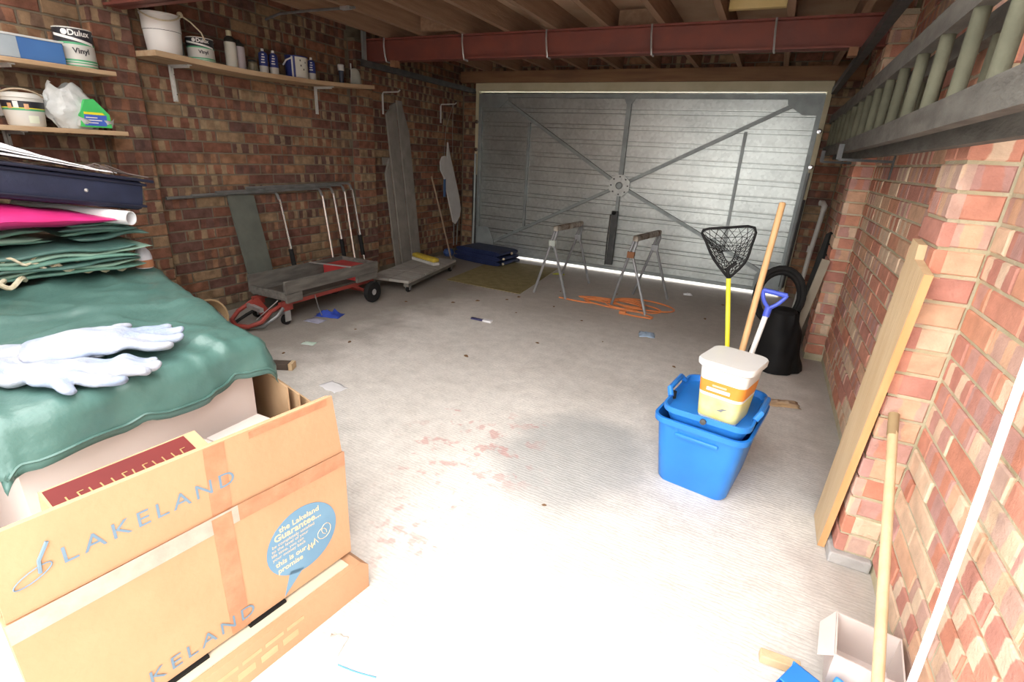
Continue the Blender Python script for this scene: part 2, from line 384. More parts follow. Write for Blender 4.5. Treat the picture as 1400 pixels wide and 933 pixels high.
# bricks ----------------------------------------------------------
def px(p):
    d = Vector(p)-Vector((0, 0, CAM_H)); z = d.dot(CF)
    if z < .05: return None
    return 700+F_PX*d.dot(CR)/z, 466.5-F_PX*d.dot(CU)/z
BRICK_MESH = {}
def brick_geo(L, axis):
    """chamfered brick face: axis 'x+','x-','y-' gives the outward normal; origin at the middle of the visible face"""
    h, c, d = .065/2, .004, .03
    P = [(-L/2, -h), (L/2, -h), (L/2, h), (-L/2, h)]
    Q = [(-L/2+c, -h+c), (L/2-c, -h+c), (L/2-c, h-c), (-L/2+c, h-c)]
    pts = [(a, b, -d) for a, b in P]+[(a, b, -c) for a, b in P]+[(a, b, 0) for a, b in Q]
    f = {'x+': lambda a, b, t: (t, a, b), 'x-': lambda a, b, t: (-t, a, b), 'y-': lambda a, b, t: (a, -t, b)}[axis]
    vs = [f(*p) for p in pts]; fs = []
    for i in range(4):
        k = (i+1) % 4; fs += [(i, k, 4+k, 4+i), (4+i, 4+k, 8+k, 8+i)]
    fs.append((8, 9, 10, 11)); return vs, fs
def lay(bricks, parent, mat, limit=300):
    vis = []; rest = []
    for (c, L, ax) in bricks:
        q = px(c); a = 0
        if q and -20 < q[0] < 1420 and -20 < q[1] < 953:
            e = Vector((0, L/2, 0)) if ax[0] == 'x' else Vector((L/2, 0, 0))
            pa, pb = px(Vector(c)-e), px(Vector(c)+e); pc = px(Vector(c)+Vector((0, 0, .0325)))
            if pa and pb and pc:
                a = abs((pb[0]-pa[0])*2*(pc[1]-q[1])-(pb[1]-pa[1])*2*(pc[0]-q[0]))
        (vis if a > 0 else rest).append((a, c, L, ax))
    vis.sort(key=lambda t: -t[0]); rest += vis[limit:]; off = wloc(parent)
    rnd = random.Random(3)
    def jit(ax):
        o = rnd.uniform(-.0025, .0025); return Vector((o, 0, 0)) if ax[0] == 'x' else Vector((0, o, 0))
    for a, c, L, ax in vis[:limit]:
        key = (round(L, 3), ax, mat.name)
        if key not in BRICK_MESH:
            me = bpy.data.meshes.new('brick'); v, f = brick_geo(L, ax); me.from_pydata(v, [], f)
            bm = bmesh.new(); bm.from_mesh(me); bmesh.ops.recalc_face_normals(bm, faces=bm.faces); bm.to_mesh(me); bm.free()
            me.materials.append(mat); BRICK_MESH[key] = me
        o = bpy.data.objects.new('brick', BRICK_MESH[key]); COL.objects.link(o); o.parent = parent
        o.location = Vector(c)-off+jit(ax)
    if rest:
        mb = MB()
        for a, c, L, ax in rest:
            v, f = brick_geo(L, ax); j = Vector(c)+jit(ax); mb.add([Vector(p)+j for p in v], f)
        o = mb.build('brickwork', mat, parent); o['kind'] = 'stuff'
Z0 = .045
def rows(zmax):
    r = 0
    while Z0-.0375+.075*r < zmax: yield r, Z0-.0375+.075*r-.0; r += 1
def face_x(X, ax, ya, yb, zmax, excl=()):
    out = []
    for r, z in rows(zmax):
        if z < .02: continue
        k = math.floor((ya)/.225)-1
        y = k*.225+(.1125 if r % 2 else 0)
        while y < yb:
            a, b = max(y+.005, ya), min(y+.22, yb); y += .225
            if b-a < .03: continue
            out.append(((X, (a+b)/2, z), round(b-a, 3), ax))
    return out
def pier_face(X, ax, ya, yb, zmax):
    out = []
    for r, z in rows(zmax):
        if z < .02: continue
        if r % 2: out.append(((X, (ya+yb)/2, z), round(yb-ya, 3), ax))
        else:
            h = (yb-ya)/2-.005
            out += [((X, ya+h/2, z), round(h, 3), ax), ((X, yb-h/2, z), round(h, 3), ax)]
    return out
def face_y(Y, xa, xb, zmax, zmin=0, bond=False):
    out = []
    for r, z in rows(zmax):
        if z < max(.02, zmin): continue
        if not bond: out.append((((xa+xb)/2, Y, z), round(xb-xa, 3), 'y-')); continue
        x = xa-(.1125 if r % 2 else 0)
        while x < xb:
            a, b = max(x, xa), min(x+.215, xb); x += .225
            if b-a > .03: out.append((((a+b)/2, Y, z), round(b-a, 3), 'y-'))
    return out
ZT = CEIL-.02
bl = face_x(XL, 'x+', .9, 1.86, ZT)+face_x(XL, 'x+', 2.085, 3.962, ZT)+face_x(XL, 'x+', 4.187, YF-.01, ZT)
for a, b in PIERS_L: bl += pier_face(PXL, 'x+', a, b, 2.14)+face_y(a, XL+.002, PXL-.004, 2.14)
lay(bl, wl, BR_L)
br = face_x(XR, 'x-', .2, 1.782, ZT)+face_x(XR, 'x-', 2.007, 3.995, ZT)+face_x(XR, 'x-', 4.22, YF-.01, ZT)
for a, b in PIERS_R: br += pier_face(PXR, 'x-', a, b, 2.14)+face_y(a, PXR+.004, XR-.002, 2.14)
lay(br, wr, BR_R)
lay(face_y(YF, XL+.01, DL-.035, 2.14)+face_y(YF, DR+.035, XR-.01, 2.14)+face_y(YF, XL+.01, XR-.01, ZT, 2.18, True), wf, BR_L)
struct(MB().box((PXR-.012, PIERS_R[0][0]-.02, 0), (XR, PIERS_R[0][1]+.02, .045), ch=.006).build('trim_1', pm('mortar_footing', (.45, .44, .43), (.36, .35, .34), 12, .95, .5)))

# steel beams -------------------------------------------------------
def beam(label, y, zb, zt):
    t = thing('steel_beam', label, 'beam', (-1.5, y, zb))
    MB().box((XL+.005, y-.006, zb), (XR-.01, y+.006, zt)).build('web', BEAM, t)
    MB().box((XL+.005, y-.05, zb), (XR-.01, y+.05, zb+.012)).build('flange', BEAM, t)
    MB().box((XL+.005, y-.05, zt-.012), (XR-.01, y+.05, zt)).build('flange', BEAM, t)
    return t
b2 = beam('red oxide steel beam with metal clips, crossing the ceiling near the metal door', 4.1, 1.99, 2.168)
CLIP = pm('zinc_clip', (.45, .46, .46), (.55, .56, .56), 20, .4, metal=.6)
for x in (-3.28, -2.48, -1.74, -.95, -.17):
    MB().tube([(x-.01, 4.035, 2.165), (x-.006, 4.028, 2.1), (x+.004, 4.03, 2.02), (x+.008, 4.04, 1.982), (x+.012, 4.09, 1.978)], .007, 6).build('clip', CLIP, b2)
for x in (-3.2, .28): MB().box((x-.025, 4.03, 1.94), (x+.025, 4.1, 1.989)).build('packing_block', pm('packing_wood', (.35, .18, .1), None, 9, .8), b2)
beam('red oxide steel beam over the paint tin shelves', 2.0, 1.94, 2.168)

# ------------------------------------------------------------------ door
struct(MB().box((DL-.03, YF-.06, 1.962), (DR+.03, YF+.08, 2.048)).build('trim_2', CREAM))
struct(MB().box((DL-.03, YF-.05, 0), (DL+.012, YF+.08, 1.962)).build('trim_3', CREAM))
struct(MB().box((DR-.012, YF-.05, 0), (DR+.03, YF+.08, 1.962)).build('trim_4', CREAM))
struct(MB().box((XL+.01, YF-.09, 2.05), (XR-.01, YF+.1, 2.17)).build('trim_5', LINTEL))
door = bpy.data.objects.new('door_1', None); COL.objects.link(door); door.location = (-1.55, YF, 0); struct(door)
x0, x1, DY = DL+.014, DR-.014, YF+.0
NP = 12; zb, zt = .04, 1.955; ph = (zt-zb)/NP
prof = [(0, 0), (0, ph*.62), (.025, ph*.63), (.025, ph*.685), (-.012, ph*.695), (-.012, ph*.89), (.025, ph*.90), (.025, ph*.955), (0, ph*.965), (0, ph)]
pmesh = None
for i in range(NP):
    if pmesh is None:
        mb = MB(); n = len(prof)
        for X in (x0, x1): mb.v += [(X+1.55, a, b) for a, b in prof]
        mb.f = [(k, k+1, n+k+1, n+k) for k in range(n-1)]; mb.mi = [0]*(n-1)
        o = mb.build('panel', GALV, door, local=True); pmesh = o.data
        s = o.modifiers.new('solid', 'SOLIDIFY'); s.thickness = .002; s.offset = 1
    else:
        o = bpy.data.objects.new('panel', pmesh); COL.objects.link(o); o.parent = door
        s = o.modifiers.new('solid', 'SOLIDIFY'); s.thickness = .002; s.offset = 1
    o.location = (0, DY-YF, zb+i*ph)
BY = DY-.035
def dbar(name, p, q, wd=.035, m=GALV_DK, dp=.03, y=None):
    return MB().bar((p[0], y or BY, p[1]), (q[0], y or BY, q[1]), dp, wd, up=(0, 1, 0)).build(name, m, door) if False else MB().bar((p[0], y or BY, p[1]), (q[0], y or BY, q[1]), wd, dp, up=(0, 1, 0)).build(name, m, door)
cx, cz = -1.545, 1.0
dbar('door_rail', (x0, .055), (x1, .055), .035); dbar('door_rail', (x0, 1.915), (x1, 1.915), .04)
dbar('door_stile', (x0+.02, .06), (x0+.02, 1.9), .04); dbar('door_stile', (x1-.02, .06), (x1-.02, 1.9), .04)
for q in ((-3.1, 1.9), (.1, 1.88), (-3.14, .18), (.16, .2)):
    dbar('diagonal_brace', (cx+(q[0]-cx)*.05, cz+(q[1]-cz)*.05), q, .036)
dbar('centre_post', (cx, 1.08), (cx, 1.9), .05); dbar('centre_post', (cx, .12), (cx, .93), .036)
dbar('upright', (-2.715, .42), (-2.715, 1.63), .03, y=BY+.014); dbar('upright', (-.34, .4), (-.34, 1.6), .03, y=BY+.014)
oct_ = [(cx+.125*math.cos(PI/8+k*PI/4), cz+.125*math.sin(PI/8+k*PI/4)) for k in range(8)]
st = MB().prism(oct_, lambda a, b, t: (a, t, b), BY-.024, BY-.016).build('star_plate', GALV, door)
for k in range(8): MB().lathe([(.008, 0), (.008, .006), (0, .008)], (cx+.095*math.cos(k*PI/4), BY-.024, cz+.095*math.sin(k*PI/4)), 8, M=Matrix.Rotation(PI/2, 3, 'X')).build('bolt', STEEL_DK, st)
MB().lathe([(.04, 0), (.04, .012), (.03, .02), (0, .022)], (cx, BY-.024, cz), 16, M=Matrix.Rotation(PI/2, 3, 'X')).build('hub', GALV_DK, st)
for pts in ([(-3.36, 1.93), (-3.0, 1.93), (-3.0, 1.87), (-3.1, 1.78), (-3.36, 1.78)], [(-.03, 1.93), (.25, 1.93), (.25, 1.76), (.12, 1.76), (-.02, 1.85)], [(-3.37, .08), (-3.12, .08), (-3.12, .2), (-3.2, .36), (-3.37, .36)], [(.25, .08), (.02, .08), (.02, .2), (.1, .34), (.25, .34)],
            [(cx-.07, 1.93), (cx+.09, 1.93), (cx+.03, 1.84), (cx-.03, 1.84)]):
    MB().prism(pts, lambda a, b, t: (a, t, b), BY-.022, BY-.016).build('corner_plate', GALV_DK, door)
MB().box((cx-.045, BY-.05, .1), (cx+.03, BY-.016, .72), ch=.006).build('latch_housing', STEEL_DK, door)
MB().tube([(cx-.05, BY-.06, .68), (cx-.055, BY-.065, .4), (cx-.05, BY-.06, .1)], .008, 6).build('latch_rod', STEEL_DK, door)
MB().lathe([(.02, 0), (.022, .03), (0, .035)], (cx-.01, BY-.05, .7), 12, M=Matrix.Rotation(PI/2, 3, 'X')).build('latch_knob', RUBBER, door)
for X in (x0-.035, x1+.035):
    s = 1 if X < -1 else -1
    MB().bar((X+s*.03, YF-.09, .12), (X+s*.02, YF-.085, 1.0), .045, .03).build('lift_arm', STEEL_DK, door)
    MB().tube([(X+s*.035, YF-.12, .1), (X+s*.04, YF-.115, .6), (X+s*.03, YF-.1, 1.25)], .014, 8).build('spring', GALV_DK, door)
    for z in (.35, 1.3, 1.62): MB().lathe([(.022, 0), (.022, .012), (.01, .014), (.01, .03), (0, .03)], (X+s*.02, YF-.062, z), 12, M=Matrix.Rotation(PI/2, 3, 'X')).build('roller', CHROME, door)
def track(label, x, ya, z):
    t = thing('door_track', label, 'track', (x, ya, z))
    mb = MB().box((x-.022, ya, z), (x+.022, YF-.03, z+.004)).box((x-.022, ya, z+.046), (x+.022, YF-.03, z+.05)).box((x-.022 if x > 0 else x+.018, ya, z+.004), (x-.018 if x > 0 else x+.022, YF-.03, z+.046))
    mb.build('channel', STEEL_DK, t)
    MB().box((x-.012, ya+.05, z+.05), (x+.012, ya+.09, CEIL)).build('hanger', GALV_DK, t)
    return t
track('dark steel door track above the slatted board panel', -3.46, 3.9, 1.935)
track('dark steel door track above the old wooden ladder', .34, 2.75, 1.94)

# ------------------------------------------------------------------ shelves on the left wall
def shelf_z(y):
    K = [(1.9, .008), (2.18, 0), (2.42, -.008), (2.68, -.012), (2.98, -.006), (3.34, .006), (3.6, .022), (3.98, .05)]
    for (a, p), (b, q) in zip(K, K[1:]):
        if y <= b: return 1.735+p+(q-p)*max(0, (y-a))/(b-a)
    return 1.735+K[-1][1]
SX = -3.37
def L_bracket(par, y, z, d, h, name='bracket', m=WHITE_MET, wdt=.03):
    b = MB().box((XL+.002, y-wdt/2, z-h), (XL+.008, y+wdt/2, z)).box((XL+.002, y-wdt/2, z-.006), (XL+d, y+wdt/2, z)).box((XL+.008, y-.003, z-h+.01), (XL+.02, y+.003, z-.006)).box((XL+.008, y-.003, z-.018), (XL+d-.01, y+.003, z-.006))
    o = b.build(name, m, par)
    for k in (.25, .8): MB().lathe([(.006, 0), (.005, .003), (0, .004)], (XL+.008, y+.009, z-h*k), 8, M=Matrix.Rotation(PI/2, 3, 'Y')).build('screw', STEEL_DK, o)
    return o
ls = thing('wall_shelf', 'long sagging pine shelf holding bucket, bottles and spray cans', 'shelf', (XL, 3, 1.7))
mb = MB(); n = 24; ya, yb = 2.083, 3.985
vs = []
for i in range(n+1):
    y = ya+(yb-ya)*i/n; z = shelf_z(y); xb = XL+.002 if y < 3.96 else PXL+.002
    vs += [(xb, y, z-.03), (SX, y, z-.03), (SX, y, z), (xb, y, z)]
fs = [(0, 1, 2, 3), tuple(4*n+k for k in (3, 2, 1, 0))]
for i in range(n):
    for k in range(4): fs.append((4*i+k, 4*i+(k+1) % 4, 4*i+4+(k+1) % 4, 4*i+4+k))
mb.add(vs, fs).build('board', SHELF, ls)
L_bracket(ls, 2.33, shelf_z(2.33)-.03, .2, .215); L_bracket(ls, 3.55, shelf_z(3.55)-.03, .2, .215)
s2 = thing('wall_shelf', 'short upper pine shelf carrying a blue box and a large paint tin', 'shelf', (XL, 1.5, 1.56))
MB().box((XL+.002, .95, 1.566), (-3.37, 1.848, 1.588), ch=.003).build('board', SHELF, s2); L_bracket(s2, 1.41, 1.566, .22, .24)
s3 = thing('wall_shelf', 'short lower pine shelf with paint tub and plastic bag', 'shelf', (XL, 1.5, 1.25))
MB().box((XL+.002, .95, 1.258), (-3.37, 1.85, 1.282), ch=.003).build('board', SHELF, s3); L_bracket(s3, 1.4, 1.258, .2, .1)

# tins, bottles --------------------------------------------------------
TIN_W = pm('tin_white', (.6, .6, .56), (.66, .66, .62), 6, .45)
TIN_K = pm('tin_black', (.02, .022, .028), (.03, .03, .04), 6, .4)
TIN_G = pm('tin_green', (.07, .36, .17), (.1, .42, .22), 6, .45)
INK = pm('print_dark', (.03, .03, .035), (.04, .04, .05), 6, .5)
INKW = pm('print_white', (.8, .8, .78), (.75, .75, .72), 6, .5)
def band(par, c, r0, r1, z0, z1, mat, name, tilt=0, a0=None, a1=None, n=28):
    mb = MB(); vs = []; A0, A1 = (0, 2*PI) if a0 is None else (a0, a1)
    for i in range(n+1):
        a = A0+(A1-A0)*i/n
        d = tilt*(i/n)
        vs += [(c[0]+r0*math.cos(a), c[1]+r0*math.sin(a), c[2]+z0-d), (c[0]+r1*math.cos(a), c[1]+r1*math.sin(a), c[2]+z1-d)]
    return mb.add(vs, [(2*i, 2*i+2, 2*i+3, 2*i+1) for i in range(n)]).build(name, mat, par, smooth=True)
def cyl_text(par, body, c, r, ang, z, size, mat, bold=0, dr=.0012):
    """print wrapped round a tin, reading left to right as seen from outside"""
    def xf(x, y, t): a = ang+x/r; return (c[0]+(r+t)*math.cos(a), c[1]+(r+t)*math.sin(a), c[2]+z+y)
    return text_mesh(body, size, xf, 'lettering', mat, par, bold=bold, thick=dr)
def face_ang(c): return math.atan2(-c[1], -c[0])         # direction towards the room
def paint_tin(label, c, r, h, big):
    t = thing('paint_tin', label, 'paint tin', c)
    MB().lathe([(r*.98, 0), (r, .004), (r, h-.006), (r*1.02, h-.004), (r*1.02, h), (r*.94, h), (r*.92, h-.008), (0, h-.008)], c, 32).build('can', TIN_W, t, True)
    a = face_ang(c); R = r+.0008
    band(t, c, R, R, h*.62, h*.98, TIN_K, 'black_band')
    band(t, c, R+.0006, R+.0006, h*.78, h*.85, INKW, 'swoosh', h*.2, a-1.2, a+1.1)
    band(t, c, R+.0004, R+.0004, h*.58, h*.63, TIN_G, 'green_stripe'); band(t, c, R, R, h*.1, h*.2, TIN_G, 'green_stripe'); band(t, c, R+.0004, R+.0004, h*.13, h*.15, INKW, 'white_stripe')
    band(t, c, R, R, 0.004, h*.05, TIN_G, 'green_stripe')
    cyl_text(t, 'Dulux', c, R, a-.25, h*.8, h*.2, INKW, .001, dr=.003)
    cyl_text(t, 'Vinyl', c, R, a-.15, h*.36, h*.19, INK, .001, dr=.003)
    # flower emblem before the name
    mb = MB(); k = 14
    vs = [(c[0]+(R+.003)*math.cos(a-.42), c[1]+(R+.003)*math.sin(a-.42), c[2]+h*.87)]
    for i in range(k):
        q = 2*PI*i/k; an = a-.42+h*.075*math.cos(q)/r; vs.append((c[0]+(R+.003)*math.cos(an), c[1]+(R+.003)*math.sin(an), c[2]+h*.87+h*.075*math.sin(q)))
    mb.add(vs, [(0, 1+i, 1+(i+1) % k) for i in range(k)]).build('emblem', INKW, t)
    MB().tube([(c[0]+(r+.004)*math.cos(q), c[1]+(r+.004)*math.sin(q), c[2]+h*.9-.5*h*math.sin((q-a-1.2)/(PI)*PI) if False else c[2]+h*.88) for q in [a+1.2+PI*.9*i/10 for i in range(11)]], .002, 5).build('wire_handle', GREY_TUBE, t)
    return t
paint_tin('big white and green vinyl paint tin with black band beside blue box', (-3.475, 1.725, 1.588), .082, .185, True)
paint_tin('smaller white vinyl paint tin with black band beside rope handled bucket', (-3.52, 2.47, shelf_z(2.47)), .078, .145, False)

bx = thing('storage_box', 'flat blue card box with grey end on the upper shelf', 'box', (-3.47, 1.42, 1.588))
MB().box((-3.6, 1.16, 1.589), (-3.395, 1.63, 1.69), ch=.003).build('carton', pm('blue_card', (.05, .14, .36), (.06, .17, .42), 6, .6), bx)
MB().box((-3.605, 1.155, 1.685), (-3.39, 1.635, 1.695), ch=.002).build('lid', pm('lid_grey', (.5, .52, .52), (.56, .58, .57), 6, .6), bx)
MB().box((-3.3945, 1.16, 1.592), (-3.393, 1.44, 1.684)).build('end_panel', pm('grey_card', (.3, .36, .4), (.36, .42, .46), 9, .6), bx)

c = (-3.48, 1.435, 1.282); t = thing('paint_tub', 'white plastic tub with green and black label on the lower shelf', 'tub', c)
MB().lathe([(.07, 0), (.074, .006), (.084, .13), (.088, .131), (.088, .15), (.082, .155), (0, .156)], c, 32).build('tub', TIN_W, t, True)
band(t, c, .0812, .0840, .08, .115, TIN_K, 'black_band'); band(t, c, .0806, .0813, .072, .081, TIN_G, 'green_stripe'); band(t, c, .0818, .0822, .081, .085, YELLOW, 'yellow_stripe')
a = face_ang(c)
for da in (-.75, .05): band(t, c, .0818, .0838, .078, .103, pm('brush_print', (.62, .33, .16), (.7, .42, .24), 20, .6), 'print', 0, a+da, a+da+.22, 5)
band(t, c, .0823, .0845, .083, .113, INKW, 'print', 0, a-.45, a-.2, 6); band(t, c, .0762, .0789, .015, .05, pm('paint_splash', (.72, .74, .6), (.64, .72, .58), 12, .6), 'print', 0, a+.15, a+.7, 8)
MB().tube([(c[0]+.089*math.cos(a-1.2+2.4*i/12), c[1]+.089*math.sin(a-1.2+2.4*i/12), c[2]+.14+.03*math.sin(PI*i/12)) for i in range(13)], .004, 6).build('handle', pm('handle_tan', (.5, .4, .28), None, 9, .6), t)

c = Vector((-3.47, 1.655, 1.283)); t = thing('carrier_bag', 'crumpled white plastic bag holding a green and blue packet', 'bag', c)
mb = MB()
def bagf(u, v):
    a = 2*PI*u; k = v
    r = (.075+.035*math.sin(k*PI*.9))*(1-.35*k**3)
    x = r*.62*math.cos(a); y = r*1.15*math.sin(a)-.03*k; z = .21*k
    n1 = .022*nz(math.cos(a)*2, math.sin(a)*2, k*3+4, 1.6)+.008*nz(math.cos(a)*5, math.sin(a)*5, k*9, 1.6)
    return c+Vector((x*(1+n1*9), y*(1+n1*9), z*(1+.25*n1*3)+(.02*math.sin(a*3) if k > .9 else 0)))
mb.grid(44, 22, bagf); o = mb.build('bag', pm('bag_plastic', (.62, .65, .64), (.55, .58, .58), 9, .35, .3), t, True)
def packf(a, b, tt): return (c.x+.058+tt, c.y+a, c.z+b)
pk = MB().prism([(-.02, .012), (.125, .012), (.125, .08), (.1, .11), (.06, .155), (.02, .15), (-.02, .07)], packf, 0, .022).build('packet', pm('green_packet', (.06, .5, .12), (.08, .56, .16), 6, .4), t)
MB().prism([(-.005, .02), (.1, .02), (.108, .075), (.0, .075)], packf, .0225, .0235).build('blue_panel', pm('blue_print', (.06, .12, .55), (.08, .16, .6), 6, .4), pk)
MB().prism([(.0, .076), (.1, .076), (.09, .088), (.0, .088)], packf, .0225, .024).build('yellow_panel', YELLOW, pk)
for q in range(3): MB().box((c.x+.082, c.y+.005, c.z+.032+q*.013), (c.x+.0835, c.y+.06+.02*(q % 2), c.z+.037+q*.013)).build('print_line', INKW, pk)
MB().grid(14, 8, lambda u, v: c+Vector((.05+.02*math.sin(u*9)+.03*v, -.03+.17*u, .002+.05*v*(1-.5*math.sin(u*PI))+.012*nz(u*5, v*3, 2)+.012))).build('bag_flap', MATS['bag_plastic'], t, True)

# bucket with rope handle
c = (-3.52, 2.235, shelf_z(2.235)); t = thing('bucket', 'white plastic bucket with rope handle standing on the long shelf', 'bucket', c)
MB().lathe([(.088, 0), (.09, .004), (.1, .13), (.102, .132), (.103, .21), (.107, .212), (.107, .222), (.1, .222), (.097, .21), (.085, .012), (0, .01)], c, 36).build('pail', WHITE_PL, t, True)
band(t, c, .1008, .1008, .128, .133, INK, 'seam_line')
hp = [(c[0]+.02*math.sin(i/14*PI)+.105*math.cos(face_ang(c)-1.45+2.9*i/14), c[1]+.108*math.sin(face_ang(c)-1.45+2.9*i/14), c[2]+.235-.06*math.sin(i/14*PI)) for i in range(15)]
MB().tube(hp, .0045, 6).build('rope_handle', ROPE, t, True)
MB().lathe([(0, -.018), (.014, -.012), (.018, 0), (.013, .013), (0, .018)], hp[-1], 10).build('knot', ROPE, t, True)
MB().tube([hp[0], (hp[0][0]+.03, hp[0][1]-.01, hp[0][2]+.06), (hp[0][0]+.05, hp[0][1]-.02, hp[0][2]+.13), (hp[0][0]+.06, hp[0][1]-.03, 2.17)], .0045, 6).build('rope_tail', ROPE, t, True)
MB().tube([hp[-1], (hp[-1][0]+.02, hp[-1][1]+.05, hp[-1][2]-.03), (hp[-1][0]+.05, hp[-1][1]+.09, hp[-1][2]-.08), (hp[-1][0]+.06, hp[-1][1]+.1, hp[-1][2]-.12)], .0045, 6).build('rope_tail', ROPE, t, True)
MB().box((-3.6, 2.355, shelf_z(2.36)), (-3.56, 2.385, shelf_z(2.36)+.13), ch=.004).build('metal_can', GREY_TUBE) and None
tag(bpy.data.objects['metal_can'], 'narrow dark grey can squeezed beside the rope handled bucket', 'can')

def bottle(name, label, c, r, h, body, capm, capr, caph, lab=None, sq=.75, parts=()):
    t = thing(name, label, 'bottle' if 'bottle' in name else 'can', c)
    M = Matrix.Diagonal((1, 1, 1)).to_3x3()
    MB().lathe([(r*.92, 0), (r, .006), (r, h*sq), (r*.85, h*(sq+.06)), (capr*1.1, h*(sq+.12)), (capr*1.1, h-caph)], c, 20).build('body', body, t, True)
    MB().lathe([(capr, h-caph), (capr, h-.004), (capr*.9, h), (0, h)], c, 16).build('cap', capm, t, True)
    for (z0, z1, mm) in (lab or ()): band(t, c, r+.001, r+.001, h*z0, h*z1, mm, 'label_band')
    return t
LABEL = pm('label_paper', (.6, .6, .52), (.66, .66, .6), 9, .6)
CREAMCAP = pm('cream_cap', (.65, .6, .42), (.6, .55, .38), 9, .5)
DARKGLASS = pm('dark_bottle', (.03, .032, .03), (.045, .045, .04), 9, .35)
def zz(y): return shelf_z(y)
t = bottle('bottle', 'dark bottle with cream cap and pale label on the long shelf', (-3.5, 2.675, zz(2.675)), .036, .235, DARKGLASS, CREAMCAP, .017, .045, [(.06, .7, LABEL)], .74)
bottle('bottle', 'dark bottle in mauve label behind the cream capped bottle', (-3.53, 2.76, zz(2.76)), .038, .195, DARKGLASS, DARKGLASS, .016, .02, [(.05, .78, pm('mauve_label', (.46, .42, .45), (.52, .48, .5), 9, .6))], .82)
bottle('bottle', 'small murky jar between dark bottles and blue spray cans', (-3.52, 2.855, zz(2.855)), .034, .085, pm('murky_jar', (.22, .19, .12), (.15, .14, .1), 30, .4), DARKGLASS, .03, .015, None, .7)
SPRAY = pm('spray_blue', (.03, .045, .2), (.04, .06, .26), 9, .4)
for y, lb in ((2.945, 'blue and white spray can beside the murky jar'), (3.035, 'blue and white spray can between its twin and the open paint tin'), (3.4, 'blue and white spray can just past the open paint tin')):
    c = (-3.515, y, zz(y)); t = bottle('spray_can', lb, c, .031, .17, SPRAY, WHITE_PL, .01, .02, [(.02, .33, TIN_W)], .78)
    a = face_ang(c)
    for q in range(4): band(t, c, .0325, .0325, .075+.017*q, .082+.017*q, INKW, 'print', 0, a-.5+.1*q, a+.35-.1*(q % 2), 5)
c = (-3.515, 3.25, zz(3.25)); t = thing('paint_tin', 'open dark blue paint tin with pale label and white brush handle', 'paint tin', c)
MB().lathe([(.08, 0), (.083, .003), (.083, .152), (.086, .154), (.086, .158), (.078, .158), (.076, .02), (0, .02)], c, 28).build('can', SPRAY, t, True)
a = face_ang(c); band(t, c, .084, .084, .008, .15, LABEL, 'label_band', 0, a-.1, a+1.5, 14)
for q in ((.3, .12), (.6, .06), (.35, .085), (.8, .11)): band(t, c, .085, .085, q[1], q[1]+.012, INK, 'print', 0, a+q[0], a+q[0]+.1, 3)
e = (c[0]+.088*math.cos(a-.35), c[1]+.088*math.sin(a-.35))
MB().bar((e[0], e[1], c[2]+.002), (e[0], e[1], c[2]+.15), .012, .006, (1, 0, 0)).build('white_strip', INKW, t)
MB().tube([(c[0]+.086*math.cos(a-.35), c[1]+.086*math.sin(a-.35), c[2]+.14), (c[0]+.1*math.cos(a-.8), c[1]+.1*math.sin(a-.8), c[2]+.12), (c[0]+.1*math.cos(a-1.25), c[1]+.1*math.sin(a-1.25), c[2]+.09)], .006, 6).build('handle', INKW, t)
c = (-3.5, 3.715, zz(3.715)); t = thing('caulk_tube', 'dark screw-bodied tube with pale cap near shelf end', 'tube', c)
MB().lathe([(.02, 0), (.02, .09), (.024, .1)]+[(.024-.003*(k % 2), .1+.006*k) for k in range(1, 2)], c, 14).build('body', pm('tube_blue', (.04, .06, .1), None, 9, .4), t, True)
MB().lathe([(.026, .1), (.027, .145), (.02, .15), (0, .15)], c, 14).build('cap', WHITE_MET, t, True)
c = Vector((-3.5, 3.9, zz(3.9))); t = thing('dust_mask', 'pale shell-shaped dust mask standing at the end of the long shelf', 'mask', c)
def mk(u, v):
    a = u*PI; b = v*PI/2
    return c+Vector((.03*math.sin(b)*math.sin(a)*1.2, -.055+.13*(1-math.cos(a))/2*.9, .002+.145*math.sin(a)*math.cos(b*.0)*(1-v)+.0))
MB().grid(16, 8, lambda u, v: c+Vector((.045*math.cos(v*PI/2)*math.sin(u*PI), -.06+.12*u, .135*math.sin(v*PI/2)*math.sin(u*PI*.5+PI*.32)))).build('shell', pm('mask_felt', (.42, .42, .36), (.36, .37, .32), 14, .8), t, True)
MB().tube([c+Vector((.0, -.07, .002)), c+Vector((.01, -.072, .1)), c+Vector((.01, -.075, .16))], .006, 6).build('post', WHITE_MET, t)

# ------------------------------------------------------------------ pile on the left
Q = [Vector((-1.54, 1.10)), Vector((-2.92, 1.5)), Vector((-3.25, .5)), Vector((-1.53, .43))]     # footprint of the big white carton
def quad_box(q, z0, z1):
    n = len(q); return MB().add([(p[0], p[1], z0) for p in q]+[(p[0], p[1], z1) for p in q], [tuple(range(n))[::-1], tuple(range(n, 2*n))]+[(i, (i+1) % n, n+(i+1) % n, n+i) for i in range(n)])
CT = .6
tag(quad_box(Q, 0, CT).build('large_carton', CARD_W), 'large white carton under the green tarpaulin', 'carton')
def top_z(x, y):
    w1 = math.sin((x*.6-y)*17+3*nz(x, y, 1, 2.2)); w2 = max(0, nz(x*.7+y*.9, (x-y)*.35, 5, 5.5))
    return CT+.026+.05*max(0, min(1, (-1.9-x)/1.1))+.014*nz(x, y, 3, 4)+.006*w1*max(0, nz(x, y, 2, 2.5))+.02*w2+.013*max(0, 1-abs(nz(x*.8+y*.5, y-x*.2, 7, 3.4))*5)+.009*max(0, 1-abs(nz(x*.4-y, x+y*.3, 1, 4.6))*6)
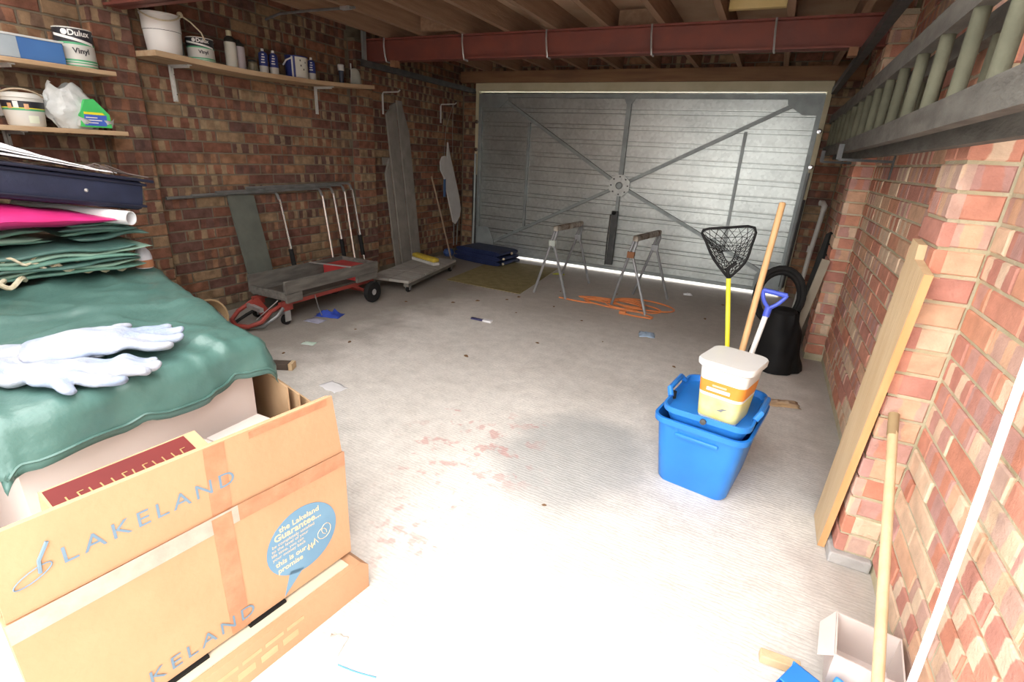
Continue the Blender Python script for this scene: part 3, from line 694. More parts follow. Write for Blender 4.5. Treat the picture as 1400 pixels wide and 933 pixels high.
def tarp(u, v):
    s, tt = -.105+1.21*u, -.16+1.32*v
    sc, tc_ = min(1, max(0, s)), min(1, max(0, tt))
    A = Q[3].lerp(Q[2], sc); B = Q[0].lerp(Q[1], sc); p = A.lerp(B, tc_)
    dx = Vector((0, 0))
    if s < sc: dx += Vector((1, 0))*((sc-s)*1.55)
    if s > sc: dx += Vector((-1, 0))*((s-sc)*1.55)
    if tt > tc_: dx += Vector((.15, 1))*((tt-tc_)*.85)
    if tt < tc_: dx += Vector((0, -1))*((tc_-tt)*.85)
    e = dx.length
    z = top_z(p.x, p.y)
    if e > 0:
        R = .05; d = dx.normalized(); th = min(e/R, PI/2*.93); rest = max(0, e-R*PI/2*.93)
        fold = .016*math.sin((p.x+p.y)*24+2.5*nz(p.x, p.y, 0, 3))+.012*nz(p.x, p.y, e*6, 9)
        out = R*math.sin(th)+rest*.16+fold*min(1, e*6)
        q = p+d*max(.004, out); z -= R*(1-math.cos(th))+rest*(.95+.12*nz(p.x, p.y, 1, 5))
        return Vector((q.x, q.y, z))
    return Vector((p.x, p.y, z))
tp = thing('tarpaulin', 'dark green tarpaulin draped over the large white carton', 'tarpaulin', (-2.3, .8, CT))
o = MB().grid(110, 80, tarp).build('sheet', TARP, tp, True); s = o.modifiers.new('solid', 'SOLIDIFY'); s.thickness = .002; s.offset = 1
hem = [tarp(.012, v/60)+Vector((.004, 0, 0)) for v in range(2, 59)]
MB().tube(hem, .004, 5).build('hem', TARP, tp, True)

def glove(label, root, ang, flip, dz):
    """flat cotton work glove: palm, cuff, four fingers and thumb as one surface"""
    t = []
    bm = bmesh.new()
    def cap(p0, p1, r0, r1, fl=.5):
        p0, p1 = Vector(p0), Vector(p1); n = 7
        for i in range(n+1):
            k = i/n; p = p0.lerp(p1, k); r = r0+(r1-r0)*k
            bmesh.ops.create_icosphere(bm, subdivisions=2, radius=1, matrix=Matrix.Translation(p) @ Matrix.Diagonal((r, r, r*fl, 1)))
    for y in (-.035, -.012, .012, .034): cap((-.02, y, .014), (.07, y*1.05, .014), .03, .027, .5)
    cap((-.1, -.022, .014), (-.02, -.02, .014), .034, .034, .45); cap((-.1, .022, .014), (-.02, .02, .014), .034, .034, .45); cap((-.1, 0, .015), (.05, 0, .015), .034, .034, .5)
    for y0, y1, L in ((-.042, -.06, .115), (-.014, -.02, .138), (.014, .019, .142), (.04, .056, .12)): cap((.06, y0, .014), (L, y1, .013), .0185, .0155, .75)
    s_ = -1 if flip else 1
    cap((.0, .045*s_, .014), (.045, .09*s_, .013), .02, .014, .7)
    M = Matrix.Rotation(ang, 4, 'Z') @ Matrix.Diagonal((1.4, 1.4, 1.25, 1)); rt = Vector(root)
    for v in bm.verts:
        p = M @ v.co; v.co = Vector((p.x+rt.x, p.y+rt.y, p.z+top_z(p.x+rt.x, p.y+rt.y)+dz+.008+.015*nz(v.co.x, v.co.y, dz*9+rt.x, 26)))
    me = bpy.data.meshes.new('cotton_glove'); org = Vector((rt.x, rt.y, CT+dz))
    for v in bm.verts: v.co -= org
    bm.to_mesh(me); bm.free(); me.materials.append(GLOVE)
    o = bpy.data.objects.new('cotton_glove', me); COL.objects.link(o); o.location = org
    r = o.modifiers.new('remesh', 'REMESH'); r.mode = 'VOXEL'; r.voxel_size = .0045; r.use_smooth_shade = True
    sm = o.modifiers.new('smooth', 'SMOOTH'); sm.iterations = 3; sm.factor = .5
    return tag(o, label, 'glove', 'work gloves on the tarpaulin')
glove('white cotton work glove with spread fingers lying on top of the tarpaulin', (-1.73, .755), math.atan2(.30, .16), False, .022)
glove('white cotton work glove tucked underneath its partner on the tarpaulin', (-1.63, .62), math.atan2(.16, .20), True, .0)
glove('white cotton work glove with fingers hidden beneath the other gloves', (-1.82, .6), math.atan2(.28, .10), True, .010)

# stack behind: folded sheets, pink bag, roll, suitcase, papers
def slab(name, label, cat, cx, cy, lx, ly, z0, z1, mat, rz=0, tx=0, amp=.01, seed=0, round_=.35, group=None, mats=None):
    """soft folded slab with a rolled edge"""
    t = tag(bpy.data.objects.new(name, None), label, cat, group); COL.objects.link(t); t.location = (cx, cy, z0)
    h = z1-z0; M = Matrix.Rotation(rz, 3, 'Z') @ Matrix.Rotation(tx, 3, 'X')
    bm = bmesh.new(); bmesh.ops.create_cube(bm, size=1); bmesh.ops.subdivide_edges(bm, edges=bm.edges[:], cuts=9, use_grid_fill=True)
    mb = MB()
    vs = []
    for v in bm.verts:
        x, y, z = v.co
        k = 1-round_*h*(abs(z*2)**3)/max(lx, ly)
        p = Vector((x*lx*k, y*ly*k, (z+.5)*h))
        nn = amp*nz(p.x+seed, p.y, p.z*3, 9); p += Vector((nn, nn, nn*(z+.5)*1.2)); p.z += amp*.8*math.sin(p.y*22+seed)*(z+.5)
        vs.append(M @ p)
    bm.verts.index_update(); mb.add(vs, [[v.index for v in f.verts] for f in bm.faces]); bm.free()
    mb.build('folds', mat, t, True, local=True); return t
def fold_stack(label, cat, cx, cy, lx, ly, z0, z1, n, mats, rz, seed):
    """many thin wavy folds lying on one another, each with a rolled front edge"""
    t = thing('folded_sheet', label, cat, (cx, cy, z0)); rn = random.Random(seed); M = Matrix.Rotation(rz, 3, 'Z'); h = (z1-z0)/n
    for k in range(n):
        wx, wy, ox, oy = lx*rn.uniform(.88, 1.04), ly*rn.uniform(.85, 1.03), rn.uniform(-.02, .02), rn.uniform(-.03, .03)
        def f(u, v, k=k):
            a = 2*PI*u; ca, sa = math.cos(a), math.sin(a); y = (v-.5)*wy
            x = wx/2*math.copysign(abs(ca)**.25, ca); taper = 1-(abs(v-.5)*2)**8
            zc = .006*math.sin(y*19+k*1.7)+.012*nz(y*1.0, k*.7, seed, 6)
            p = M @ Vector((x+ox+.014*nz(y, k, seed+2, 7), y+oy, 0))
            return Vector((cx+p.x, cy+p.y, z0+h*(k+.5)+zc+h*.62*math.copysign(abs(sa)**.6, sa)*taper+.004*nz(x*9, y*9, k, 1.5)))
        MB().grid(30, 34, f).build('fold', mats[k % len(mats)], t, True)
    return t
PALE2 = pm('paler_green_tarp', (.3, .46, .37), (.22, .36, .29), 8, .45, .25)
t = fold_stack('folded pale green groundsheet with looped guy ropes below the pink bag', 'groundsheet', -2.80, 1.03, .52, .74, .705, .815, 6, [TARP2, PALE2, TARP], -.12, 3)
rg = random.Random(8)
for k in range(10):
    y = .66+.07*k; x = -2.55-.009*k; z = .70+.085*rg.random()
    MB().tube(smooth_path([(x, y, z), (x+.03, y+.02, z+.02), (x+.032, y+.06, z-.012), (x+.012, y+.1+.03*rg.random(), z+.015), (x-.02, y+.13, z)], 4), .0055+.002*(k % 3), 6).build('guy_rope', ROPE, t, True)
fold_stack('rolled dark green canvas beside the white tube', 'canvas', -2.81, 1.29, .36, .3, .825, .90, 4, [TARP, TARP2], -.15, 5)
fold_stack('folded mid green groundsheet pressed under the pink bag', 'groundsheet', -2.87, .8, .5, .54, .825, .885, 3, [TARP2, PALE2], .1, 9)
pk = thing('plastic_bag', 'bright pink plastic bag sticking out under the navy suitcase', 'bag', (-2.6, 1.0, .845))
def pinkf(u, v):
    y = .62+.68*u; x = -2.95+.55*v*(1.05-.1*u); wd = (1-u)**.55
    z = .845+.1*wd*math.sin(min(1, v*1.0)*PI*.5+.4)*.95+.012*nz(u*4, v*4, 3)-.03*u
    return Vector((x, y, max(z, .8)))
mb = MB()
def pb(u, v):
    a = 2*PI*v; y = .55+.75*u; hw = .058*(1-u**2.4)+.004; xw = .30*(1-.45*u)
    return Vector((-2.82+xw*math.cos(a)+.13*u, y, .962-.045*u+hw*math.sin(a)*(1+.2*nz(u*6, a, 1))+.004*nz(u*9, a*2, 5)))
mb.grid(26, 28, pb).build('bag', PINK, pk, True)
tr = thing('cardboard_tube', 'white cardboard tube poking out beneath the navy suitcase', 'tube', (-2.5, 1.2, .86))
p0, p1 = Vector((-3.0, 1.12, .945)), Vector((-2.5, 1.315, .925)); ax = (p1-p0).normalized()
qr = ax.to_track_quat('Z', 'Y').to_matrix()
MB().lathe([(.03, 0), (.03, (p1-p0).length), (.0265, (p1-p0).length), (.0265, .02), (0, .02)], p0, 24, M=qr).build('tube', WHITE, tr, True)
su = thing('suitcase', 'navy fabric suitcase lying flat on the pile of sheets', 'suitcase', (-2.9, .95, .93))
ST = Matrix.Translation((-2.92, .915, 1.09)) @ Matrix.Rotation(-.1, 4, 'Z') @ Matrix.Rotation(-.15, 4, 'X')
MB().box((-.3, -.55, -.065), (.3, .55, .065), ST, ch=.022).build('shell', NAVY, su, True)
PIPING = pm('dark_piping', (.01, .012, .03), None, 9, .5)
for z in (-.045, .05): MB().tube([ST @ Vector(p) for p in ((-.3, -.55, z), (.303, -.553, z), (.303, .553, z), (-.3, .553, z))], .006, 6, closed=True).build('piping', PIPING, su)
MB().box((-.295, -.545, .062), (.312, .585, .075), ST, ch=.004).build('rim', PIPING, su)
for y in (-.05, .33): MB().lathe([(.008, 0), (.006, .004), (0, .006)], ST @ Vector((.301, y, 0)), 10, M=Matrix.Rotation(PI/2, 3, 'Y')).build('rivet', CLIP, su)
def onsu(u, v, z): return ST @ Vector((u, v, z))
t = thing('folded_cloth', 'pale pink folded cloth lying on the navy suitcase', 'cloth', (-2.8, .9, 1.09))
MB().grid(24, 30, lambda u, v: onsu(-.22+.5*u, -.54+.98*v, .078+.004*nz(u*5, v*9, 1))).build('cloth', pm('pink_cloth', (.58, .46, .46), (.64, .53, .52), 7, .8), t, True)
t = thing('paper_bundle', 'bundle of white papers and card on top of the navy suitcase', 'papers', (-2.8, .8, 1.12))
for k in range(4):
    y1 = .46-.07*k
    def f(u, v, k=k, y1=y1):
        vv = -.52+(y1+.52)*v; g = max(0, min(1, (y1+.03-vv)/.45)); base = .1+.012*k*0
        return onsu(-.24+.5*u-.02*k, vv, .082+.004*k+(.03+.032*k)*g**.8*math.sin(PI*(.12+.76*u))**.5+.004*nz(u*6, v*6, k))
    o = MB().grid(14, 26, f).build('sheet', WHITE, t, True); sm = o.modifiers.new('solid', 'SOLIDIFY'); sm.thickness = .004; sm.offset = 1
t = thing('wire_clutter', 'twisted twigs and wire on the suitcase end', 'wire', onsu(.2, .5, .08))
for k in range(4): MB().tube([onsu(.05+.07*k, .36+.03*k, .085), onsu(.1+.05*k, .42, .105+.01*(k % 2)), onsu(.14+.04*k, .5, .09), onsu(.2+.03*k, .57, .085)], .0035, 5).build('strand', pm('twig', (.12, .09, .08), None, 9, .8), t)
# small things at the back corner of the pile
t = thing('plastic_bottle', 'clear plastic bottle with brown label on the tarpaulin beside the folded sheets', 'bottle', (-2.47, 1.23, .66))
MB().lathe([(.035, 0), (.036, .05), (.03, .075), (.012, .1), (.012, .115), (0, .115)], (-2.62, 1.395, top_z(-2.62, 1.395)+.004), 16).build('body', pm('frosted_plastic', (.55, .56, .6), (.5, .5, .55), 9, .35), t, True)
band(t, (-2.62, 1.395, top_z(-2.62, 1.395)+.004), .0375, .0375, .005, .04, pm('brown_label', (.4, .17, .08), None, 9, .6), 'label_band')

# cartons between tarp and the flattened box
cb = thing('carton', 'low pale grey carton with taped flaps in front of the tarpaulin', 'carton', (-1.33, .8, 0))
MB().box((-1.48, .73, 0), (-1.10, 1.06, .36)).build('body', CARD_W, cb)
MB().box((-1.478, .732, .361), (-1.10, .86, .366)).build('flap', CARD_W, cb); MB().box((-1.478, .867, .361), (-1.10, 1.058, .366)).build('flap', CARD_W, cb)
MB().box((-1.40, .82, .3665), (-1.34, .91, .3675)).build('tape', pm('white_tape', (.78, .8, .84), None, 9, .35), cb)
for k in range(3):
    y = 1.085+.022*k
    tag(MB().bar((-1.86+.02*k, y+.19, .225-.015*k), (-1.42+.03*k, y+.06, .225-.015*k), .006, .45-.03*k, ch=0).build('cardboard_sheet', CARD_B), ('tallest','middle sized','shortest')[k]+' of the flattened brown cardboard sheets standing beside the pale carton', 'cardboard', 'flattened sheets beside the pale carton')
rb = thing('printed_box', 'narrow brown box with a red band and gold lettering', 'box', (-1.15, .5, 0))
RBM = Matrix.Translation((-1.31, .54, 0)) @ Matrix.Rotation(-.1, 4, 'Z') @ Matrix.Rotation(.28, 4, 'Y')
RBT = .555
MB().box((-.09, -.16, .03), (.09, .16, RBT), RBM).build('carton', CARD_B, rb)
MB().box((-.085, -.155, RBT), (.03, .13, RBT+.001), RBM).build('red_band', pm('red_print', (.11, .01, .01), (.14, .014, .012), 6, .7), rb)
GOLD = pm('gold_print', (.33, .2, .08), (.38, .25, .1), 9, .6)
rr = random.Random(5)
for k in range(12):
    y = -.13+.021*k; mb = MB(); q = lambda a, b: RBM @ Vector((a, b, RBT+.0016))
    mb.bar(q(-.045, y), q(-.012, y+rr.uniform(-.003, .003)), .0028, .0006)
    if k % 3: mb.bar(q(-.045 if k % 2 else -.028, y), q(-.045 if k % 2 else -.028, y+.011), .0028, .0006)
    if k % 4 != 1: mb.bar(q(-.012, y), q(-.014, y+.012), .0028, .0006)
    mb.build('gold_mark', GOLD, rb)
for k in range(5): MB().box((.048, -.12+.045*k, RBT), (.056, -.085+.045*k, RBT+.001), RBM).build('print_line', INK, rb)

# flattened printed carton
A = Vector((-.925, .907, 0)); e1 = Vector((.14447, .98951, 0)); nrm = Vector((.98951, -.14447, 0))
def lk(s, z, t=0): p = A-e1*s+nrm*t; return Vector((p.x, p.y, z))
lb = thing('moving_carton', 'big brown carton printed LAKELAND with a blue speech bubble', 'carton', lk(.35, .125))
B0, B1, ZF = .126, .652, .474
MB().prism([(0, B0), (.703, B0), (.703, ZF), (0, ZF)], lk, -.04, 0).build('body', CARD, lb)
MB().prism([(.004, ZF+.002), (.70, ZF+.002), (.695, B1), (.022, B1+.003)], lk, -.012, -.004).build('flap', CARD, lb)
MB().prism([(.006, ZF+.002), (.70, ZF+.002), (.69, B1-.012), (.018, B1-.008)], lk, -.036, -.03).build('flap', CARD, lb)
TAPE = pm('parcel_tape', (.37, .165, .085), (.44, .22, .12), 20, .3, .1, spec=.5)
TAPE_P = pm('parcel_tape_pale', (.42, .29, .235), (.48, .36, .3), 20, .28, .1, spec=.6)
MB().prism([(.0, .432), (.3, .436), (.3, .48), (.0, .476)], lk, .0003, .001).build('tape', TAPE, lb)
MB().prism([(.3, .436), (.703, .432), (.703, .476), (.3, .48)], lk, .0003, .001).build('tape', TAPE_P, lb)
MB().prism([(.315, B0), (.36, B0), (.36, ZF), (.315, ZF)], lk, .0006, .0013).build('tape', TAPE, lb)
MB().prism([(.31, ZF+.004), (.355, ZF+.004), (.35, B1-.001), (.305, B1-.001)], lk, -.0036, -.003).build('tape', TAPE, lb)
MB().prism([(.04, B1-.018), (.25, B1-.02), (.25, B1-.003), (.04, B1)], lk, -.0036, -.003).build('tape', TAPE, lb)
PRINT_B = pm('print_blue_grey', (.13, .2, .27), (.16, .24, .31), 9, .7)
text_mesh('LAKELAND', .05, lambda x, y, t: lk(.61-x, .54+y, t-.004), 'lettering', PRINT_B, lb, spacing=1.28, sx=1.06)
text_mesh('LAKELAND', .05, lambda x, y, t: lk(.615-x, .15+y, t+.0012), 'lettering', PRINT_B, lb, spacing=1.28, sx=1.06)
em = MB().tube([lk(.62, .6, -.002), lk(.637, .57, -.002), lk(.64, .545, -.002)], .0032, 5)
em.tube([lk(.65+.028*math.cos(2*PI*i/18)+.0, .545+.011*math.sin(2*PI*i/18)+.012*math.cos(2*PI*i/18)*-.8, -.002) for i in range(18)], .0013, 4, closed=True)
em.build('emblem', PRINT_B, lb)
BUB = pm('print_bubble', (.12, .24, .36), (.15, .28, .4), 9, .7)
bc = (.148, .277)
pts = [(bc[0]+.104*math.cos(2*PI*i/40), bc[1]+.1*math.sin(2*PI*i/40)) for i in range(40)]
MB().prism(pts, lk, .0002, .0012).build('speech_bubble', BUB, lb)
MB().prism([(.195, .2), (.155, .185), (.218, .131)], lk, .0002, .0012).build('bubble_tail', BUB, lb)
PR = pm('print_pale', (.68, .5, .3), (.72, .54, .34), 9, .7)
def bt(s, z, body, size, bold=0): text_mesh(body, size, lambda x, y, t: lk(s-x, z+y, t), 'lettering', PR, lb, bold=bold, thick=.0017)
bt(.212, .338, 'the Lakeland', .023, .0004); bt(.228, .316, 'Guarantee...', .028, .0006)
bt(.236, .301, 'be completely satisfied', .0135); bt(.238, .288, 'to the level of your', .0135); bt(.24, .275, 'life time, you can', .0135); bt(.238, .262, 'your money back', .0135)
bt(.232, .238, 'this is our', .022, .0004); bt(.228, .216, 'promise', .022, .0004)
sg = MB()
sg.tube([lk(.14-.03*i/16-.004*math.sin(i*1.3), .235+.012*math.sin(i*1.9)+.0006*i, .0018) for i in range(17)], .0009, 4)
sg.tube([lk(.095-.018*math.cos(i*.55)-.0012*i, .25+.02*math.sin(i*.55)+.0008*i, .0018) for i in range(20)], .0009, 4)
sg.build('signature', PR, lb)
lc = thing('flat_carton', 'shallow brown carton lying on the floor underneath the LAKELAND carton', 'carton', lk(.35, 0, -.1))
MB().prism([(-.02, 0), (.8, 0), (.8, .112), (.004, .112), (-.022, .085)], lk, -.11, .048).build('body', CARD, lc)
MB().prism([(.035, .113), (.78, .113), (.78, .117), (.035, .117)], lk, -.1, .03).build('lid', pm('dusty_card', (.55, .47, .36), (.6, .52, .4), 5, .9), lc)
for s in (.22, .42): MB().prism([(s, .1175), (s+.1, .1175), (s+.1, .1245), (s, .1245)], lk, -.03, .008).build('rubber_pad', BLACK, lc)
RP = pm('red_print_faint', (.66, .3, .16), (.68, .36, .2), 15, .8)
for k in range(7): MB().prism([(.22+.06*k, .03), (.265+.06*k, .03), (.265+.06*k, .052), (.22+.06*k, .052)], lk, .0482, .0488).build('print', RP, lc)
for k in range(5): MB().prism([(.2+.06*k, .068), (.25+.06*k, .068), (.25+.06*k, .08), (.2+.06*k, .08)], lk, .0482, .0488).build('print', RP, lc)

# ------------------------------------------------------------------ along the left wall
bd = MB().prism([(2.55, 0.0), (2.77, 0), (2.775, .87), (2.555, .885)], lambda a, b, t: Vector((-3.42-.2*b/.9+t, a+.02-.08*(b/.9)*0, b)), 0, .016).build('plywood_board', DKGREEN)
tag(bd, 'grey green board leaning against the brick wall behind the red trailer', 'board')
# bent tubes hooked along the wall
for k, (yt, yfoot, yend, dx) in enumerate(((3.02, 3.0, 2.14, 0), (3.46, 3.42, 2.3, .012), (3.615, 3.57, 2.5, .024), (3.735, 3.69, 2.9, .012), (3.86, 3.82, 2.75, 0))):
    z = .885+.012*k; x = -3.618+(.024 if k % 2 else 0)
    foot = Vector((-3.41, yfoot, .01)); top = Vector((x+.03, yt, z-.06))
    t = thing('bent_tube', 'bent grey tube with chrome leg, %s' % ('its leg beside the grey green board', 'second leg along from the grey green board', 'middle leg of the row behind the trailer', 'leg next to the one by the brick pier', 'its leg closest to the brick pier')[k], 'tube', foot, 'bent tubes behind the trailer')
    MB().tube([foot, foot.lerp(top, .5), top], .011, 8).build('leg', CHROME, t, True)
    MB().tube([top, (x+.012, yt, z-.02), (x+.004, yt-.012, z-.004), (x, yt-.04, z), (x, yt-.2, z), (x, yend, z-.008)], .011, 8).build('arm', GREY_TUBE, t, True)
    if k in (0, 2, 4): MB().tube([foot.lerp(top, .3), foot.lerp(top, .52)], .019, 8).build('grip', RUBBER, t, True)
    else: MB().tube([foot, foot.lerp(top, .06)], .016, 8).build('foot_cap', RUBBER, t)
# red trailer
tr = thing('garden_trailer', 'red framed trailer with weathered plank sides and small wheels', 'trailer', (-3.17, 2.95, 0))
MB().box((-2.99, 2.47, .245), (-2.965, 3.46, .335), ch=.003).build('plank', OLDWOOD, tr); MB().box((-2.99, 2.475, .175), (-2.968, 2.62, .243), ch=.003).build('plank', OLDWOOD, tr); MB().box((-2.99, 3.2, .185), (-2.968, 3.45, .243), ch=.003).build('plank', OLDWOOD, tr)
MB().box((-3.375, 2.48, .2), (-3.35, 3.46, .33), ch=.003).build('plank', OLDWOOD, tr)
MB().box((-3.35, 2.48, .19), (-2.99, 2.5, .25), ch=.003).build('plank', OLDWOOD, tr)
MB().box((-3.35, 3.435, .19), (-2.99, 3.46, .33), ch=.003).build('plank', OLDWOOD, tr)
MB().box((-3.35, 2.5, .185), (-2.99, 3.435, .2)).build('tray_floor', pm('dirty_tray', (.06, .05, .045), (.09, .075, .06), 9, .9), tr)
MB().box((-3.345, 3.2, .201), (-2.995, 3.43, .3), ch=.004).build('red_tray', pm('bright_red', (.5, .05, .05), (.42, .045, .045), 9, .5), tr)
MB().bar((-3.34, 3.05, .338), (-2.96, 3.12, .34), .02, .008).build('tie_bar', CLIP, tr)
for x in (-3.3, -3.02): MB().bar((x, 2.45, .165), (x, 3.44, .165), .03, .03).build('frame_rail', RED, tr)
MB().bar((-3.33, 3.33, .09), (-2.93, 3.33, .09), .022, .022).build('axle', RED, tr)
for x in (-3.3, -3.02): MB().bar((x, 3.33, .09), (x, 3.18, .165), .02, .02).build('strut', RED, tr)
for x in (-2.925, -3.37):
    w_ = MB().lathe([(.05, -.02), (.085, -.022), (.092, -.012), (.092, .012), (.085, .022), (.05, .02)], (x, 3.33, .092), 28, M=Matrix.Rotation(PI/2, 3, 'Y')).build('wheel', RUBBER, tr, True)
    MB().lathe([(0, -.01), (.02, -.018), (.05, -.012), (.052, .012), (.02, .022), (0, .02)], (x, 3.33, .092), 20, M=Matrix.Rotation(PI/2, 3, 'Y')).build('hub_cap', CLIP, w_, True)
for x in (-3.33, -3.03):
    c_ = MB().lathe([(.02, -.014), (.036, -.014), (.038, 0), (.036, .014), (.02, .014), (0, .012)], (x, 2.5, .04), 18, M=Matrix.Rotation(PI/2, 3, 'Y')).build('castor', RUBBER, tr, True)
    MB().box((x-.022, 2.48, .03), (x-.017, 2.53, .1)).box((x+.017, 2.48, .03), (x+.022, 2.53, .1)).box((x-.022, 2.48, .1), (x+.022, 2.53, .108)).build('castor_fork', CLIP, c_)
    MB().box((x-.02, 2.47, .108), (x+.02, 2.56, .15), ch=.004).build('bracket', RED, tr)
# folded draw handle: loops of red tube in front of the tray
MB().tube([(-3.05, 2.5, .15), (-3.03, 2.38, .13), (-3.04, 2.3, .07), (-3.1, 2.24, .04), (-3.2, 2.22, .035), (-3.3, 2.26, .05), (-3.33, 2.34, .09), (-3.3, 2.45, .15)], .016, 8).build('draw_handle', RED, tr, True)
MB().tube([(-3.0, 2.46, .14), (-2.99, 2.4, .1), (-3.05, 2.32, .03), (-3.15, 2.25, .022)], .013, 8).build('draw_link', GREY_TUBE, tr, True)
MB().tube([(-3.2, 2.42, .12), (-3.24, 2.34, .08), (-3.28, 2.27, .03)], .012, 8).build('draw_link', RUBBER, tr, True)
MB().bar((-3.1, 2.36, .13), (-3.26, 2.38, .14), .03, .03).build('draw_clamp', CLIP, tr); MB().bar((-3.02, 2.44, .2), (-3.14, 2.34, .06), .006, .006).build('wire_stay', CLIP, tr)
MB().bar((-3.16, 2.45, .06), (-3.25, 2.42, .17), .09, .02).build('bracket', RED, tr)
MB().tube([(-2.985, 2.75, .18), (-2.97, 2.76, .08), (-2.96, 2.78, .012)], .004, 5).build('stay_wire', GREY_TUBE, tr)
# plant pot with rag behind the tarpaulin
t = thing('plant_pot', 'tan pot tipped on its side with mauve rag by the wall', 'pot', (-3.3, 2.05, .0))
PM = Matrix.Translation((-3.3, 2.05, .115)) @ Matrix.Rotation(1.2, 4, 'Y')
MB().lathe([(.075, -.1), (.105, .1), (.112, .1), (.112, .125), (.1, .125), (.07, -.08), (0, -.08)], PM.to_translation(), 24, M=PM.to_3x3()).build('pot', pm('tan_plastic', (.4, .28, .15), (.46, .33, .19), 8, .7), t, True)
MB().grid(14, 14, lambda u, v: Vector((-3.25+.13*(u-.3), 1.95+.2*v, .1+.12*math.sin(u*PI)*math.sin(v*PI)+.012*nz(u*5, v*5, 1)))).build('rag', pm('mauve_rag', (.5, .42, .5), (.56, .5, .56), 9, .9), t, True)

# slatted panel: five boards with clipped corners
sp_ = thing('slatted_panel', 'tall grey panel of upright boards leaning beside the brick pier', 'panel', (-3.58, 4.6, 0))
def sl(a, b, t): return Vector((-3.602+t+.03*(1-b/1.7), a, b))
lean = -.2
for i in range(5):
    w_ = .083; yb0 = 4.46+i*w_*1.13
    zt0 = (1.02, 1.58, 1.66, 1.72, 1.7)[i]; zt1 = (1.16, 1.64, 1.7, 1.72, 1.42)[i]
    f = lambda z: lean*(z/1.7)*.95
    MB().prism([(yb0, 0.003), (yb0+w_, .003), (yb0+w_+f(zt1), zt1), (yb0+f(zt0), zt0)], sl, .016*(i % 2), .016*(i % 2)+.02).build('board', GREYWOOD, sp_)
for z in (.35, 1.1): MB().prism([(4.47+lean*z/1.7, z), (4.88+lean*z/1.7, z), (4.88+lean*(z+.07)/1.7, z+.07), (4.47+lean*(z+.07)/1.7, z+.07)], sl, -.014, -.001).build('batten', GREYWOOD, sp_)
def hook(label, y, z):
    t = thing('wall_hook', label, 'hook', (XL, y, z), 'white wall hooks')
    MB().tube([(XL+.008, y, z-.2), (XL+.008, y, z-.01), (XL+.018, y+.0, z), (XL+.2, y+.0, z+.004), (XL+.22, y+.0, z+.02)], .007, 6).build('rod', WHITE_MET, t, True)
    MB().box((XL+.002, y-.012, z-.2), (XL+.006, y+.012, z-.02)).build('back_plate', WHITE_MET, t)
hook('white metal hook on the wall above the slatted board panel', 4.42, 1.78); hook('white metal hook carrying the white hanging board', 5.45, 1.77)
# hanging board
ib = thing('ironing_board', 'white narrow board with pointed tip hanging from a wall hook', 'board', (-3.52, 5.5, .38))
PX = [(5.30, 1.20), (5.36, 1.21), (5.40, 1.18), (5.415, 1.36), (5.45, 1.24), (5.50, 1.13), (5.67, .75), (5.72, .58), (5.70, .49), (5.60, .40), (5.55, .43), (5.45, .68), (5.34, .97), (5.27, 1.05), (5.26, 1.14)]
MB().prism(PX, lambda a, b, t: Vector((-3.53+t, a, b)), 0, .02).build('board', pm('white_board', (.5, .49, .48), (.56, .55, .54), 9, .7), ib)
for d in (0, .14): MB().tube([(-3.5+.03, 5.45, 1.775), (-3.51, 5.36+d, 1.5), (-3.515, 5.34+d*1.3, 1.2)], .003, 5).build('cord', pm('string', (.3, .29, .27), None, 9, .9), ib)
for d in (0, .1): MB().tube([(-3.545, 5.5, 1.0), (-3.55, 5.62+d, .5), (-3.55, 5.62+d*.7, .12)], .008, 6).build('leg', GREY_TUBE, ib)
MB().grid(8, 8, lambda u, v: Vector((-3.495+.01*math.sin(u*5), 5.29+.07*u, .75+.2*v))).build('blue_tag', pm('blue_rag', (.06, .12, .25), None, 9, .8), ib)
t = thing('wooden_stick', 'thin brown wooden stick leaning against the wall beside hanging board', 'stick', (-3.4, 5.3, 0)); 
MB().tube([(-3.42, 5.36, .004), (-3.48, 5.24, .5), (-3.545, 5.12, .98)], .011, 8).build('stick', pm('old_stick', (.28, .2, .14), (.34, .25, .18), 9, .8), t, True)
MB().lathe([(0, 0), (.012, .002), (.012, .03)], (-3.42, 5.36, .0), 8).build('ferrule', GREY_TUBE, t)
tag(MB().lathe([(0, 0), (.05, .01), (.07, .05), (.055, .09), (.02, .105), (0, .1)], (-3.53, 5.47, 0), 16).build('cord_reel', pm('blue_line', (.03, .07, .2), (.05, .1, .28), 30, .7), smooth=True), 'small ball of dark blue cord behind the folded quilt', 'cord')
# dolly
dl = thing('dolly', 'grey boarded dolly on castors with a yellow roller on it', 'dolly', (-3.13, 4.22, 0))
DM = Matrix.Translation((-3.13, 4.24, 0)) @ Matrix.Rotation(.17, 4, 'Z')
DW = pm('dolly_wood', (.3, .285, .26), (.38, .36, .33), 7, .9, .3, stretch=(1, 3, 3))
for sx in (0, 1):
    for sy, (ya_, yb_) in enumerate(((-.57, -.22), (-.205, .57))): MB().box((-.21+.213*sx, ya_, .1), (-.004+.213*sx, yb_, .125), DM, ch=.003).build('board', DW, dl)
MB().box((-.2, -.56, .065), (-.15, .56, .1), DM).box((.15, -.56, .065), (.2, .56, .1), DM).build('bearer', OLDWOOD, dl)
for x in (-.165, .165):
    for y in (-.5, .5):
        c0 = DM @ Vector((x, y, .027))
        k_ = MB().lathe([(0, -.012), (.024, -.012), (.027, 0), (.024, .012), (0, .012)], c0, 14, M=Matrix.Rotation(PI/2, 3, 'Y')).build('castor', RUBBER, dl, True)
        MB().box((-.022+x, y-.015, .024), (-.017+x, y+.02, .06), DM).box((.017+x, y-.015, .024), (.022+x, y+.02, .06), DM).box((x-.025, y-.025, .058), (x+.025, y+.025, .064), DM).build('castor_fork', GREY_TUBE, k_)
